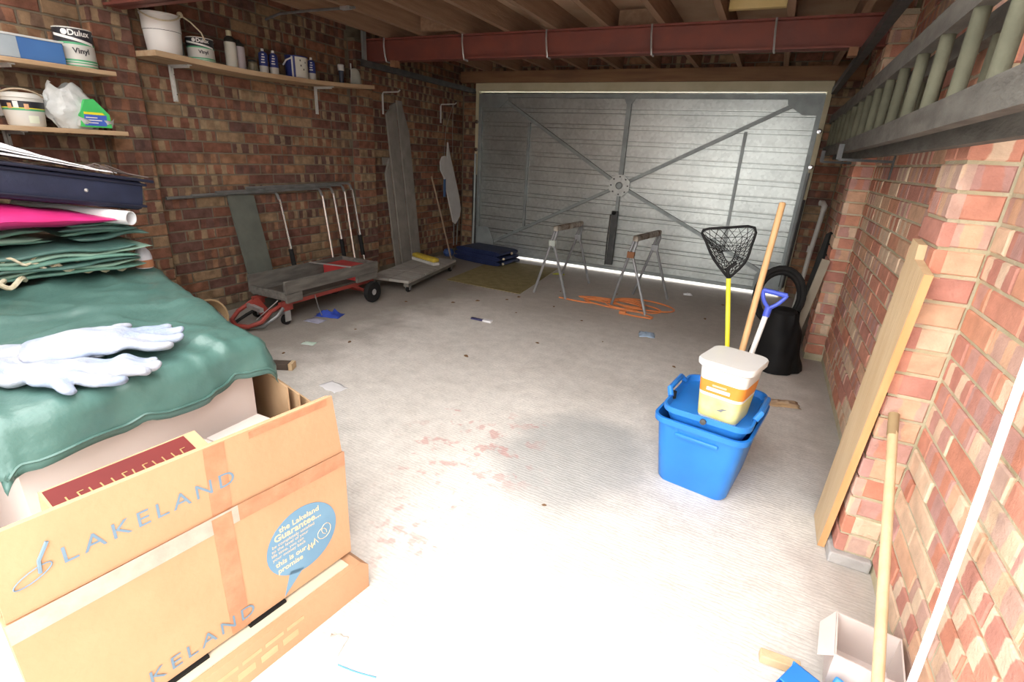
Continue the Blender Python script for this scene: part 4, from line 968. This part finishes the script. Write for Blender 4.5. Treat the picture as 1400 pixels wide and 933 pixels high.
yr = thing('paint_roller', 'dirty yellow foam roller on white backing lying on the dolly', 'roller', (-3.1, 4.6, .126))
RM = Matrix.Translation((-3.2, 4.5, .126)) @ Matrix.Rotation(-.35, 4, 'Z') @ Matrix.Diagonal((1.35, 1.4, 1.5, 1))
MB().box((-.15, -.03, 0), (.15, .03, .02), RM, ch=.004).build('backing', WHITE_MET, yr)
MB().box((-.15, -.028, .02), (.15, .03, .05), RM, ch=.012).build('foam', pm('yellow_foam', (.6, .45, .05), (.5, .36, .05), 30, .9, .5), yr, True)
# folded blue quilt & mat
mt = tag(MB().add([(-2.86, 4.40, 0), (-1.99, 4.35, 0), (-2.12, 5.7, 0), (-2.95, 5.68, 0), (-2.86, 4.40, .005), (-1.99, 4.35, .005), (-2.12, 5.7, .005), (-2.95, 5.68, .005)], [(0, 3, 2, 1), (4, 5, 6, 7), (0, 1, 5, 4), (1, 2, 6, 5), (2, 3, 7, 6), (3, 0, 4, 7)]).build('floor_mat', pm('brown_matting', (.21, .165, .07), (.27, .22, .1), 12, .95, .4)), 'olive brown mat lying flat on the concrete by the door', 'mat')
bq = thing('folded_tarpaulin', 'folded navy blue tarpaulin bundle on the mat by the metal door', 'tarpaulin', (-3.0, 5.6, 0))
QB = pm('blue_tarp', (.012, .02, .065), (.02, .03, .09), 7, .45, .3)
BM_ = Matrix.Translation((-3.02, 5.55, .006)) @ Matrix.Rotation(-.16, 4, 'Z')
for k in range(3):
    def f(u, v, k=k):
        a = 2*PI*u; y = -.21+.42*v; hx = .36-.012*k
        rx = hx*math.copysign(abs(math.cos(a))**.35, math.cos(a)); rz = .03*math.copysign(abs(math.sin(a))**.7, math.sin(a))
        return BM_ @ Vector((rx+.012*nz(v*4, k, 1), y*(1-.04*k)+.01*nz(a, k, 3), .031+.053*k+rz+.007*nz(rx*5, y*7, k+2)))
    MB().grid(40, 14, f).build('fold', QB, bq, True)
    f2 = []
    for v in (0, 1):
        ring = [f(i/40, v) for i in range(40)]; f2.append(ring)
    mb = MB()
    for ring in f2: mb.add(ring, [tuple(range(40))])
    mb.build('fold_end', QB, bq)
for y, z in ((-.15, .03), (-.14, .09), (.02, .14)): MB().lathe([(.008, 0), (.016, .006), (.016, .018), (.008, .024)], BM_ @ Vector((.352, y, z)), 10, M=Matrix.Rotation(PI/2, 3, 'Y')).build('rope_end', ROPE, bq, True)

# trestles
def trestle(label, near, far, nl, nr, fl, fr, badge):
    n, f = Vector(near), Vector(far); mid = (n+f)/2
    t = thing('trestle', label, 'trestle', (mid.x, mid.y, 0), 'trestles')
    for top, L, R in ((n, nl, nr), (f, fl, fr)):
        j = Vector((top.x+(-.02), top.y-.0, .49))
        for P in (L, R):
            p = Vector((P[0], P[1], .004)); s = 1 if P is R else -1
            MB().tube([p, p.lerp(Vector((j.x+s*.018, j.y, j.z)), .96), Vector((j.x+s*.016, j.y, .52)), Vector((top.x+s*.014, top.y, top.z-.05)), Vector((top.x+s*.012, top.y+(.03 if top is n else -.03), top.z-.005))], .0125, 8).build('leg', TRESTLE, t, True)
        MB().box((j.x-.032, j.y-.018, .475), (j.x+.032, j.y+.018, .53), ch=.003).build('joint_plate', badge if top is n else TRESTLE, t)
    MB().bar(n+Vector((0, -.01, 0)), f+Vector((0, .01, 0)), .05, .05, ch=.012).build('top_bar', pm('paint_crusted_wood', (.16, .12, .09), (.45, .42, .36), 14, .9, .5, contrast=(.42, .62)), t)
    return t
trestle('steel trestle standing nearer the folded navy tarpaulin', (-1.735, 4.52, .64), (-1.675, 5.08, .64), (-1.904, 4.50), (-1.548, 4.44), (-1.9, 5.2), (-1.569, 5.213), pm('badge_white', (.55, .6, .55), None, 9, .5))
trestle('steel trestle standing over the orange cord', (-.965, 4.44, .645), (-.87, 5.0, .645), (-1.124, 4.509), (-.775, 4.374), (-1.05, 5.05), (-.709, 5.064), pm('badge_rust', (.3, .13, .06), None, 9, .8))
# orange cord
rc = random.Random(11); pts = [(-1.62, 4.46, .008), (-1.45, 4.44, .008), (-1.3, 4.46, .008)]
for k in range(5):
    cxx, cyy = -1.02+.16*rc.uniform(-1, 1), 4.54+.12*rc.uniform(-1, 1); ra, rb_ = rc.uniform(.12, .38), rc.uniform(.06, .24)
    for i in range(12): a = PI+2*PI*i/12+.2*k; pts.append((cxx+ra*math.cos(a), cyy+rb_*math.sin(a), .009+.007*(k % 3)+.004*math.sin(i)))
pts += [(-.7, 4.32, .01), (-.85, 4.28, .009), (-.95, 4.3, .009)]
oc = thing('extension_cord', 'tangled orange cord lying on the concrete beneath a trestle', 'cord', (-1.05, 4.5, 0))
MB().tube(smooth_path(pts), .0075, 6).build('cable', ORANGE, oc, True); MB().box((-.99, 4.28, .001), (-.93, 4.32, .03), ch=.006).build('plug', ORANGE, oc)

# ------------------------------------------------------------------ recycling box group
def rrect(wd, dp, r, n=5):
    out = []
    for cx_, cy_, a0 in ((wd/2-r, dp/2-r, 0), (-wd/2+r, dp/2-r, PI/2), (-wd/2+r, -dp/2+r, PI), (wd/2-r, -dp/2+r, 3*PI/2)):
        for i in range(n+1): a = a0+PI/2*i/n; out.append((cx_+r*math.cos(a), cy_+r*math.sin(a)))
    return out
def loft(secs, M):
    """secs: [(w, d, r, z)]; closed at the last section"""
    mb = MB(); vs = []; n = None
    for wd, dp, r, z in secs:
        ring = rrect(wd, dp, r); n = len(ring); vs += [M @ Vector((a, b, z)) for a, b in ring]
    fs = [(i*n+j, i*n+(j+1) % n, (i+1)*n+(j+1) % n, (i+1)*n+j) for i in range(len(secs)-1) for j in range(n)]
    fs += [tuple(range(n))[::-1], tuple((len(secs)-1)*n+j for j in range(n))]
    return mb.add(vs, fs)
BMx = Matrix.Translation((-.035, 2.12, 0)) @ Matrix.Rotation(-.17, 4, 'Z')
rbx = thing('recycling_box', 'blue plastic recycling box with moulded front handle on the floor', 'recycling box', (-.035, 2.12, 0))
loft([(.27, .35, .04, .0), (.285, .365, .045, .012), (.345, .43, .05, .285), (.372, .457, .055, .288), (.374, .459, .055, .312), (.352, .437, .05, .312), (.34, .425, .05, .28), (.275, .355, .04, .016)], BMx).build('tub', BLUE, rbx, True)
MB().box((-.085, -.222, .245), (.085, -.198, .262), BMx, ch=.005).build('handle', BLUE, rbx, True)
MB().box((-.085, -.214, .262), (-.075, -.2, .287), BMx).box((.075, -.214, .262), (.085, -.2, .287), BMx).build('handle_mount', BLUE, rbx)
UM = BMx @ Matrix.Translation((.006, -.004, 0)) @ Matrix.Rotation(.03, 4, 'Z')
lid = thing('recycling_caddy', 'shallow blue caddy nested in the recycling box, holding the white bucket', 'caddy', (-.02, 2.14, .27))
loft([(.27, .35, .04, .275), (.28, .36, .045, .28), (.318, .4, .05, .335), (.338, .42, .055, .338), (.34, .422, .055, .362), (.322, .404, .05, .362), (.312, .394, .048, .34), (.306, .39, .046, .336)], UM).build('tub', BLUE, lid, True)
for s in (-1, 1): MB().tube([UM @ Vector((s*.165, -.1, .36)), UM @ Vector((s*.178, -.08, .385)), UM @ Vector((s*.178, .08, .385)), UM @ Vector((s*.165, .1, .36))], .012, 8).build('side_handle', BLUE, lid, True)
MB().lathe([(.012, 0), (.012, .008), (0, .01)], UM @ Vector((0, -.212, .345)), 12, M=UM.to_3x3() @ Matrix.Rotation(PI/2, 3, 'X')).build('catch', STEEL_DK, lid, True)
MB().lathe([(.012, 0), (.012, .03), (0, .032)], UM @ Vector((-.16, -.08, .345)), 10).build('hinge_pin', RUBBER, lid, True)
KM = Matrix.Translation((.0, 2.03, .337)) @ Matrix.Rotation(-.27, 4, 'Z')
bk = thing('food_tub', 'square white lidded bucket with orange and yellow label', 'tub', (0, 2.03, .337))
loft([(.148, .165, .025, 0), (.152, .169, .028, .005), (.186, .2, .032, .215), (.19, .205, .034, .217), (.19, .205, .034, .222), (.15, .165, .02, .222)], KM).build('tub', WHITE_PL, bk, True)
loft([(.196, .21, .036, .216), (.212, .226, .045, .222), (.214, .228, .045, .24), (.208, .222, .044, .245)], KM).build('lid', WHITE_PL, bk, True)
def wrap(z0, z1, mat, name, pad=.0012):
    def sec(z): k = (z-.005)/.21; return (.152+.034*k+pad, .169+.031*k+pad, .028+.004*k, z)
    mb = loft([sec(z0), sec(z1)], KM); mb.f = mb.f[:-2]; mb.mi = mb.mi[:-2]; return mb.build(name, mat, bk, True)
wrap(.01, .1, pm('label_yellow', (.72, .66, .22), (.7, .7, .36), 14, .6), 'yellow_label'); wrap(.112, .165, pm('label_orange', (.78, .26, .04), (.82, .32, .05), 8, .5), 'orange_label'); wrap(.1, .112, INKW, 'white_label')
MB().box((-.05, -.0985, .124), (.04, -.0935, .138), KM, ch=.002).build('title_bar', INKW, bk)
MB().box((-.03, -.0992, .144), (.025, -.095, .152), KM, ch=.002).build('title_bar', pm('label_pink', (.8, .5, .35), None, 9, .5), bk)
MB().add([KM @ Vector(p) for p in ((.0, -.0905, .05), (.022, -.0922, .063), (.042, -.0928, .066), (.026, -.0918, .056), (.02, -.0905, .048))], [(0, 1, 2, 3, 4)]).build('bird_mark', pm('bird_grey', (.25, .26, .28), None, 9, .6), bk)
# landing net
nt_ = thing('landing_net', 'black mesh landing net with yellow handle standing in the blue caddy', 'net', (0, 2.26, .31))
MB().tube([(-.022, 2.25, .338), (-.03, 2.28, .5), (-.088, 2.31, .83)], .0095, 8).build('handle', YELLOW, nt_, True)
rim = [(-.088, 2.31, .83), (-.16, 2.32, .90), (-.205, 2.325, .97), (-.225, 2.33, 1.015), (-.13, 2.335, 1.035), (-.03, 2.34, 1.045), (-.028, 2.335, .97), (-.04, 2.325, .9)]
MB().tube(smooth_path(rim+[rim[0]], 3), .006, 6).build('frame', BLACK, nt_, True)
mb = MB(); cen = Vector((-.11, 2.34, .955)); R_ = smooth_path(rim+[rim[0]], 3)[:-1]
ringp = lambda i, k: R_[i % len(R_)].lerp(cen, k*.75)+Vector((.0, .1, -.05))*math.sin(k*PI/2)
for i in range(len(R_)):
    mb.tube([ringp(i, 0), ringp(i+1, .35), ringp(i+2, .7), ringp(i+3, 1)], .0014, 4, cap=False); mb.tube([ringp(i, 0), ringp(i-1, .35), ringp(i-2, .7), ringp(i-3, 1)], .0014, 4, cap=False)
for k in (.35, .7, 1): mb.tube([ringp(i, k) for i in range(len(R_))], .0014, 4, closed=True)
o = mb.build('mesh', BLACK, nt_); o['kind'] = 'stuff'
MB().tube([(-.088, 2.31, .83), (-.1, 2.3, .87), (-.07, 2.31, .9)], .008, 6).build('yoke', BLACK, nt_, True)
wp = thing('wooden_pole', 'varnished wooden pole standing upright in the blue caddy', 'pole', (.02, 2.27, .31))
MB().tube([(.016, 2.278, .338), (.033, 2.38, .72), (.054, 2.5, 1.14)], .0135, 10).build('shaft', POLE, wp, True); MB().lathe([(.0125, 0), (.010, .006), (0, .008)], (.054, 2.5, 1.138), 10).build('end', POLE, wp)
sh = thing('spade', 'spade with white shaft and blue D handle standing in the blue caddy', 'spade', (.05, 2.27, .31))
MB().tube([(.05, 2.265, .338), (.06, 2.305, .5), (.087, 2.38, .69)], .0115, 10).build('shaft', WHITE_PL, sh, True)
MB().tube([(.056, 2.298, .47), (.062, 2.312, .515)], .0135, 10).build('collar', BLUE_DK, sh, True)
MB().tube([(.086, 2.375, .675), (.09, 2.385, .715)], .015, 10).build('socket', BLUE_DK, sh, True)
MB().tube(smooth_path([(.09, 2.386, .71), (.066, 2.39, .74), (.056, 2.4, .772), (.058, 2.402, .782)], 4), .0085, 8).build('handle_arm', BLUE_DK, sh, True)
MB().tube(smooth_path([(.09, 2.386, .71), (.122, 2.39, .735), (.145, 2.4, .765), (.148, 2.402, .773)], 4), .0085, 8).build('handle_arm', BLUE_DK, sh, True)
MB().tube([(.054, 2.402, .783), (.1, 2.403, .778), (.15, 2.402, .772)], .0105, 8).build('grip', BLUE_DK, sh, True)

# ------------------------------------------------------------------ right wall
def ladder(label, x, zl, zh, ya, yb, rung0, sh_=.07):
    t = thing('ladder', label, 'ladder', (x, (ya+yb)/2, zl))
    for z in (zl, zh):
        mb = MB(); n = 20; vs = []; fs = []
        for i in range(n+1):
            y = ya+(yb-ya)*i/n; d = -.012*math.sin(PI*i/n)
            vs += [(x-.017, y, z+d), (x+.017, y, z+d), (x+.017, y, z+sh_+d), (x-.017, y, z+sh_+d)]
        for i in range(n):
            for k in range(4): fs.append((4*i+k, 4*i+(k+1) % 4, 4*i+4+(k+1) % 4, 4*i+4+k))
        fs += [(0, 1, 2, 3), tuple(4*n+k for k in (3, 2, 1, 0))]
        mb.add(vs, fs).build('stile', LADDER, t)
    y = rung0
    while y < yb-.1:
        MB().tube([(x, y, zl+sh_*.4), (x, y, zh+sh_*.6)], .0165, 10, cap=False).build('rung', RUNG, t, True); y += .253
    return t
la = ladder('old wooden ladder hung on edge along the wall, outer section', .33, 1.391, 1.63, .94, 5.13, 1.07, .064)
lb_ = ladder('old wooden ladder section tucked against the wall behind the outer one', .405, 1.362, 1.602, .85, 5.0, 1.19, .06)
for y in (3.45, 4.7):
    t = thing('ladder_hook', 'dark iron bracket under the ladders %s' % ('between the two brick piers' if y < 4 else 'past the far brick pier'), 'bracket', (.5, y, 1.34), 'ladder brackets')
    MB().bar((XR-.002, y, 1.34), (.295, y, 1.34), .025, .014).bar((.298, y, 1.34), (.298, y, 1.42), .025, .006, (0, 1, 0)).build('arm', STEEL_DK, t); MB().box((XR-.006, y-.015, 1.25), (XR, y+.015, 1.5)).build('back_plate', STEEL_DK, t)
pk_ = thing('plank', 'pale rough timber plank leaning on the right brick pier', 'plank', (.42, 1.92, 0))
f = lambda a, b, t: Vector((.404+t+.012*(b/1.1), a, b))
MB().prism([(1.842, .002), (2.03, .002), (1.985, .55), (1.945, 1.1), (1.86, 1.092), (1.85, 1.05), (1.712, 1.03), (1.775, .52)], f, 0, .022).build('board', PLANK, pk_)
MB().prism([(1.838, .005), (1.8415, .005), (1.7745, .52), (1.7115, 1.03), (1.708, 1.03), (1.771, .52)], f, .0005, .0215).build('sawn_edge', pm('orange_edge', (.62, .3, .12), (.66, .36, .17), 6, .7, stretch=(4, 4, .6)), pk_)
bp_ = thing('broom_pole', 'pale wooden broom pole leaning on the near brick pier', 'pole', (.42, 1.2, 0))
MB().tube([(.447, .965, .0185), (.457, 1.36, .305), (.469, 1.755, .592)], .0135, 10).build('shaft', PLANK, bp_, True)
MB().tube([(.4665, 1.70, .551), (.4692, 1.76, .596)], .0145, 10).build('tip', pm('dark_tip', (.35, .25, .13), None, 9, .8), bp_, True)
MB().tube([(.4455, .91, .0145), (.447, .965, .0185)], .014, 8).build('ferrule', GREY_TUBE, bp_, True)
wr_ = thing('hanging_rope', 'fluffy white rope hanging from the ladders in front of the wall', 'rope', (.505, 1.2, 0))
rpts = smooth_path([(.50, 1.235, 1.40), (.5, 1.24, 1.2), (.502, 1.24, .95), (.503, 1.2, .65), (.5, 1.15, .3), (.5, 1.13, .06), (.49, 1.11, .016)], 8)
MB().tube(rpts, [.0085+.0012*nz(i, 1, 2, 3.1) for i in range(len(rpts))], 8).build('strand', pm('fluffy_white', (.82, .82, .82), (.76, .76, .76), 60, .95, .6), wr_, True)
fz = MB(); rz_ = random.Random(4)
for i in range(700):
    p = rpts[rz_.randrange(len(rpts)-1)].lerp(rpts[rz_.randrange(len(rpts)-1)], 0); k = rz_.randrange(len(rpts)-1); p = rpts[k].lerp(rpts[k+1], rz_.random())
    d = Vector((rz_.uniform(-1, 1), rz_.uniform(-1, 1), rz_.uniform(-.5, .5))).normalized(); s_ = d.cross(Vector((.3, .2, 1))).normalized()*.0008
    fz.add([p+s_, p-s_, p+d*rz_.uniform(.011, .016)], [(0, 1, 2)])
o = fz.build('fluff', MATS['fluffy_white'], wr_); o['kind'] = 'stuff'
# cardboard box, dustpan, batten in the right foreground
cr = thing('cardboard_box', 'small open cardboard box on the floor by the near brick pier', 'box', (.45, 1.4, 0))
CM = Matrix.Translation((.462, 1.30, 0)) @ Matrix.Rotation(-.12, 4, 'Z')
for lo, hi in (((-.075, -.08, 0), (.075, .08, .004)), ((-.075, -.08, .004), (-.071, .08, .125)), ((.071, -.08, .004), (.075, .08, .125)), ((-.071, -.08, .004), (.071, -.076, .125)), ((-.071, .076, .004), (.071, .08, .125))):
    MB().box(lo, hi, CM).build('panel', CARD_W, cr)
MB().prism([(-.08, .0), (.08, .0), (.06, .05), (-.06, .05)], lambda a, b, t: CM @ Vector((-.076-.6*b, a, .122-.8*b+t)), 0, .004).build('flap', CARD_W, cr)
dp_ = thing('dustpan', 'bright blue plastic dustpan on the floor beside the broom pole', 'dustpan', (.36, 1.16, 0))
PMx = Matrix.Translation((.335, 1.075, 0)) @ Matrix.Rotation(-.5, 4, 'Z')
MB().box((-.1, -.12, .002), (.1, .1, .007), PMx, ch=.002).build('pan', BLUE, dp_)
MB().box((-.1, -.12, .007), (-.095, .1, .06), PMx, ch=.002).build('side', BLUE, dp_); MB().box((.095, -.12, .007), (.1, .1, .06), PMx, ch=.002).build('side', BLUE, dp_)
MB().box((-.1, .095, .007), (.1, .1, .075), PMx, ch=.002).box((-.095, .02, .07), (.095, .1, .075), PMx, ch=.002).build('hood', BLUE, dp_)
MB().bar(PMx @ Vector((0, .098, .05)), PMx @ Vector((0, .14, .085)), .03, .018, ch=.005).build('handle', BLUE, dp_)
tag(MB().bar((.225, 1.245, .014), (.325, 1.252, .014), .03, .026, ch=.003).build('timber_offcut', PLANK), 'short pale timber offcut next to the blue dustpan', 'timber')

# black things in the far right corner
bs = thing('black_sack', 'black plastic sheet draped over a stand by the wall', 'sack', (.27, 3.68, 0))
def sack(u, v):
    a = 2*PI*u; z = .4*v
    r = .165-.07*v+.02*math.sin(3*a)*(1-v)+.02*nz(math.cos(a)*2, math.sin(a)*2, v*3, 1.3)
    return Vector((.25+r*1.0*math.cos(a)-.02*v, 3.68+r*.8*math.sin(a), .004+z))
MB().grid(36, 14, sack).build('skirt', BLACK, bs, True)
MB().lathe([(.09, 0), (.075, .02), (0, .03)], (.23, 3.68, .395), 20).build('cap', BLACK, bs, True)
ty = thing('coiled_hose', 'black rubber coil propped upright behind the black sheet', 'hose', (.25, 3.9, 0))
TM = Matrix.Translation((.19, 3.88, .45)) @ Matrix.Rotation(1.25, 4, 'X')
for k in range(4):
    R0 = .13+.016*(k % 2); MB().tube([TM @ Vector((R0*math.cos(2*PI*i/28), R0*1.3*math.sin(2*PI*i/28), -.03+.02*k)) for i in range(28)], .019, 8, closed=True).build('coil', RUBBER, ty, True)
MB().tube([TM @ Vector((0, -.19, 0)), (.19, 3.9, .12), (.2, 3.9, .02)], .018, 8).build('tail', RUBBER, ty, True)
bb = tag(MB().prism([(4.32, .0), (4.62, 0), (4.6, .82), (4.4, .86), (4.3, .7)], lambda a, b, t: Vector((.36+.1*b+t, a, b+.003)), 0, .03).build('black_sheet', BLACK), 'black rigid sheet leaning against the wall past the far brick pier', 'sheet')
cv = thing('curved_timber', 'bowed grey timber leaning on the far brick pier', 'timber', (.33, 3.92, 0))
pts = smooth_path([(.325, 3.9, .0), (.345, 3.92, .16), (.37, 3.94, .34), (.395, 3.955, .52), (.42, 3.965, .72)], 4)
mb = MB()
for a_, b_ in zip(pts, pts[1:]): mb.bar(a_, b_+(b_-a_)*.04, .022, .05, (1, 0, 0))
mb.build('board', pm('bowed_wood', (.3, .26, .2), (.36, .32, .25), 9, .85), cv)
pv = thing('waste_pipe', 'white plastic pipe with elbow standing in the corner by the door', 'pipe', (.45, 5.5, 0))
MB().tube([(.425, 5.5, .005), (.44, 5.52, .5), (.465, 5.55, .96)], .02, 10).build('pipe', pm('pipe_white', (.45, .45, .42), (.52, .52, .49), 9, .5), pv, True)
MB().tube([(.463, 5.548, .93), (.466, 5.55, .975), (.445, 5.54, 1.0), (.42, 5.53, 1.0)], .025, 10).build('elbow', MATS['pipe_white'], pv, True); MB().tube([(.434, 5.512, .55), (.437, 5.516, .61)], .025, 10).build('collar', MATS['pipe_white'], pv, True)

# ------------------------------------------------------------------ small litter on the floor
def scrap(name, label, cat, x, y, sx, sy, mat, rz=0, h=.012, seed=0, crump=1.0):
    M = Matrix.Translation((x, y, .001)) @ Matrix.Rotation(rz, 4, 'Z')
    def f(u, v):
        ex = 1+.25*nz(u*3+seed, v*3, 1); d = max(abs(u-.5), abs(v-.5))*2
        return M @ Vector(((u-.5)*sx*ex, (v-.5)*sy*ex, max(.0012, h*(1-d**2)*(.6+crump*.8*nz(u*5, v*5+seed, 7)))))
    o = MB().grid(9, 9, f).build(name, mat, smooth=True)
    s = o.modifiers.new('solid', 'SOLIDIFY'); s.thickness = .001; s.offset = 1
    return tag(o, label, cat)
BLUE_CLOTH = pm('royal_cloth', (.02, .05, .32), (.03, .07, .4), 9, .7)
scrap('cloth_scrap', 'crumpled royal blue cloth on the floor below the trailer', 'cloth', -2.94, 2.84, .2, .13, BLUE_CLOTH, .3, .05, 1)
scrap('cloth_scrap', 'pale mauve rag lying flat beside the royal blue cloth', 'cloth', -2.93, 2.68, .14, .1, pm('mauve_flat', (.42, .42, .55), None, 9, .8), .1, .012, 2)
scrap('paper_scrap', 'pale green printed leaflet on the concrete floor', 'paper', -2.6, 2.31, .09, .06, pm('leaflet', (.5, .68, .55), (.6, .7, .66), 14, .7), .3, .006, 3)
scrap('paper_scrap', 'white envelope lying flat near the cardboard cartons', 'paper', -1.98, 1.9, .15, .09, WHITE, -.2, .004, 4)
scrap('cloth_scrap', 'pale blue crumpled tissue between the trestles and the recycling box', 'tissue', -.65, 3.86, .12, .13, pm('pale_blue', (.42, .55, .72), None, 9, .8), .2, .03, 5)
scrap('wrapper', 'white wrapper on the floor near the door gap', 'wrapper', -.56, 5.4, .09, .06, WHITE, .2, .03, 6)
scrap('wrapper', 'bright yellow wrapper at the foot of a trestle', 'wrapper', -2.0, 5.42, .14, .06, pm('lime', (.6, .62, .08), None, 9, .6), .4, .02, 7)
scrap('plaster_lump', 'flat brown and orange broken clay piece on the floor by the recycling box', 'rubble', .3, 3.08, .18, .1, pm('clay', (.4, .3, .22), (.58, .4, .22), 9, .9), .3, .025, 8)
pn = thing('pen_packet', 'small dark and white packet in the middle of the concrete', 'packet', (-1.87, 3.4, 0))
MB().box((-1.98, 3.4, .001), (-1.87, 3.43, .014), ch=.003).build('dark_end', pm('packet_dark', (.06, .06, .16), None, 9, .5), pn); MB().box((-1.868, 3.395, .001), (-1.79, 3.435, .018), ch=.003).build('white_end', WHITE, pn)
of = thing('timber_block', 'dark timber block with pale sawn end on the floor behind the tarpaulin', 'timber', (-2.45, 1.92, 0))
MB().bar((-2.75, 1.76, .022), (-2.37, 1.95, .022), .06, .04, ch=.003).build('block', pm('dark_block', (.1, .075, .06), None, 9, .9), of); MB().bar((-2.37, 1.95, .022), (-2.35, 1.96, .022), .061, .041).build('sawn_end', PLANK, of)
scrap('plastic_scrap', 'white plastic scrap on the floor in front of the flat carton', 'scrap', -.82, .72, .05, .06, WHITE_PL, .3, .02, 9)
tag(MB().tube(smooth_path([(-.77, .68, .004), (-.73, .685, .004), (-.7, .69, .005), (-.66, .70, .004)], 3), .002, 5).build('blue_thread', pm('thread', (.1, .3, .5), None, 9, .7)), 'thin blue thread on the concrete by the flat carton', 'thread')
LEAF = pm('dead_leaf', (.16, .085, .04), (.22, .13, .06), 14, .9)
rl = random.Random(21)
LEAFSPOTS = [(-2.35, 3.72), (-2.0, 4.1), (-1.95, 4.25), (-2.4, 2.48), (-1.2, 3.9), (-1.3, 3.2), (-.55, 1.55), (-2.6, 2.1), (-.9, 3.5), (-1.6, 2.7), (-.3, 4.6), (-2.7, 3.5), (-1.75, 3.78), (-.35, 3.3), (-2.2, 3.9), (-1.2, 4.95), (-.2, 5.2), (-1.55, 4.15), (-2.55, 2.7), (-1.7, 4.7)]
lme = None
for k, (x, y) in enumerate(LEAFSPOTS):
    if lme is None:
        lf = MB().prism([(-.022, 0), (-.01, .009), (.005, .012), (.018, .006), (.028, 0), (.016, -.008), (0, -.011), (-.012, -.007)], lambda a, b, t: Vector((a, b, t+.006*math.cos(a*70)*(1 if t > 0 else 0))), 0, .003).build('dead_leaf', LEAF, local=True); lme = lf.data
    else: lf = bpy.data.objects.new('dead_leaf', lme); COL.objects.link(lf)
    lf.location = (x, y, .0005); lf.rotation_euler = (0, 0, rl.uniform(0, 6)); s_ = rl.uniform(.4, 1.05); lf.scale = (s_, s_, s_)
    tag(lf, 'small dry brown leaf on the concrete floor', 'leaf', 'dry leaves on the floor')
cb_ = thing('ceiling_cable', 'grey cable clipped across the ceiling joists above the long shelf', 'cable', (-3.3, 3.12, 2.16))
MB().tube([(-3.63, 3.1, 2.12), (-3.5, 3.12, 2.155), (-3.2, 3.125, 2.16), (-2.8, 3.14, 2.16)], .009, 6).build('cable', GREY_TUBE, cb_, True); MB().box((-2.92, 3.12, 2.15), (-2.84, 3.155, 2.172), ch=.003).build('joint_box', CLIP, cb_)
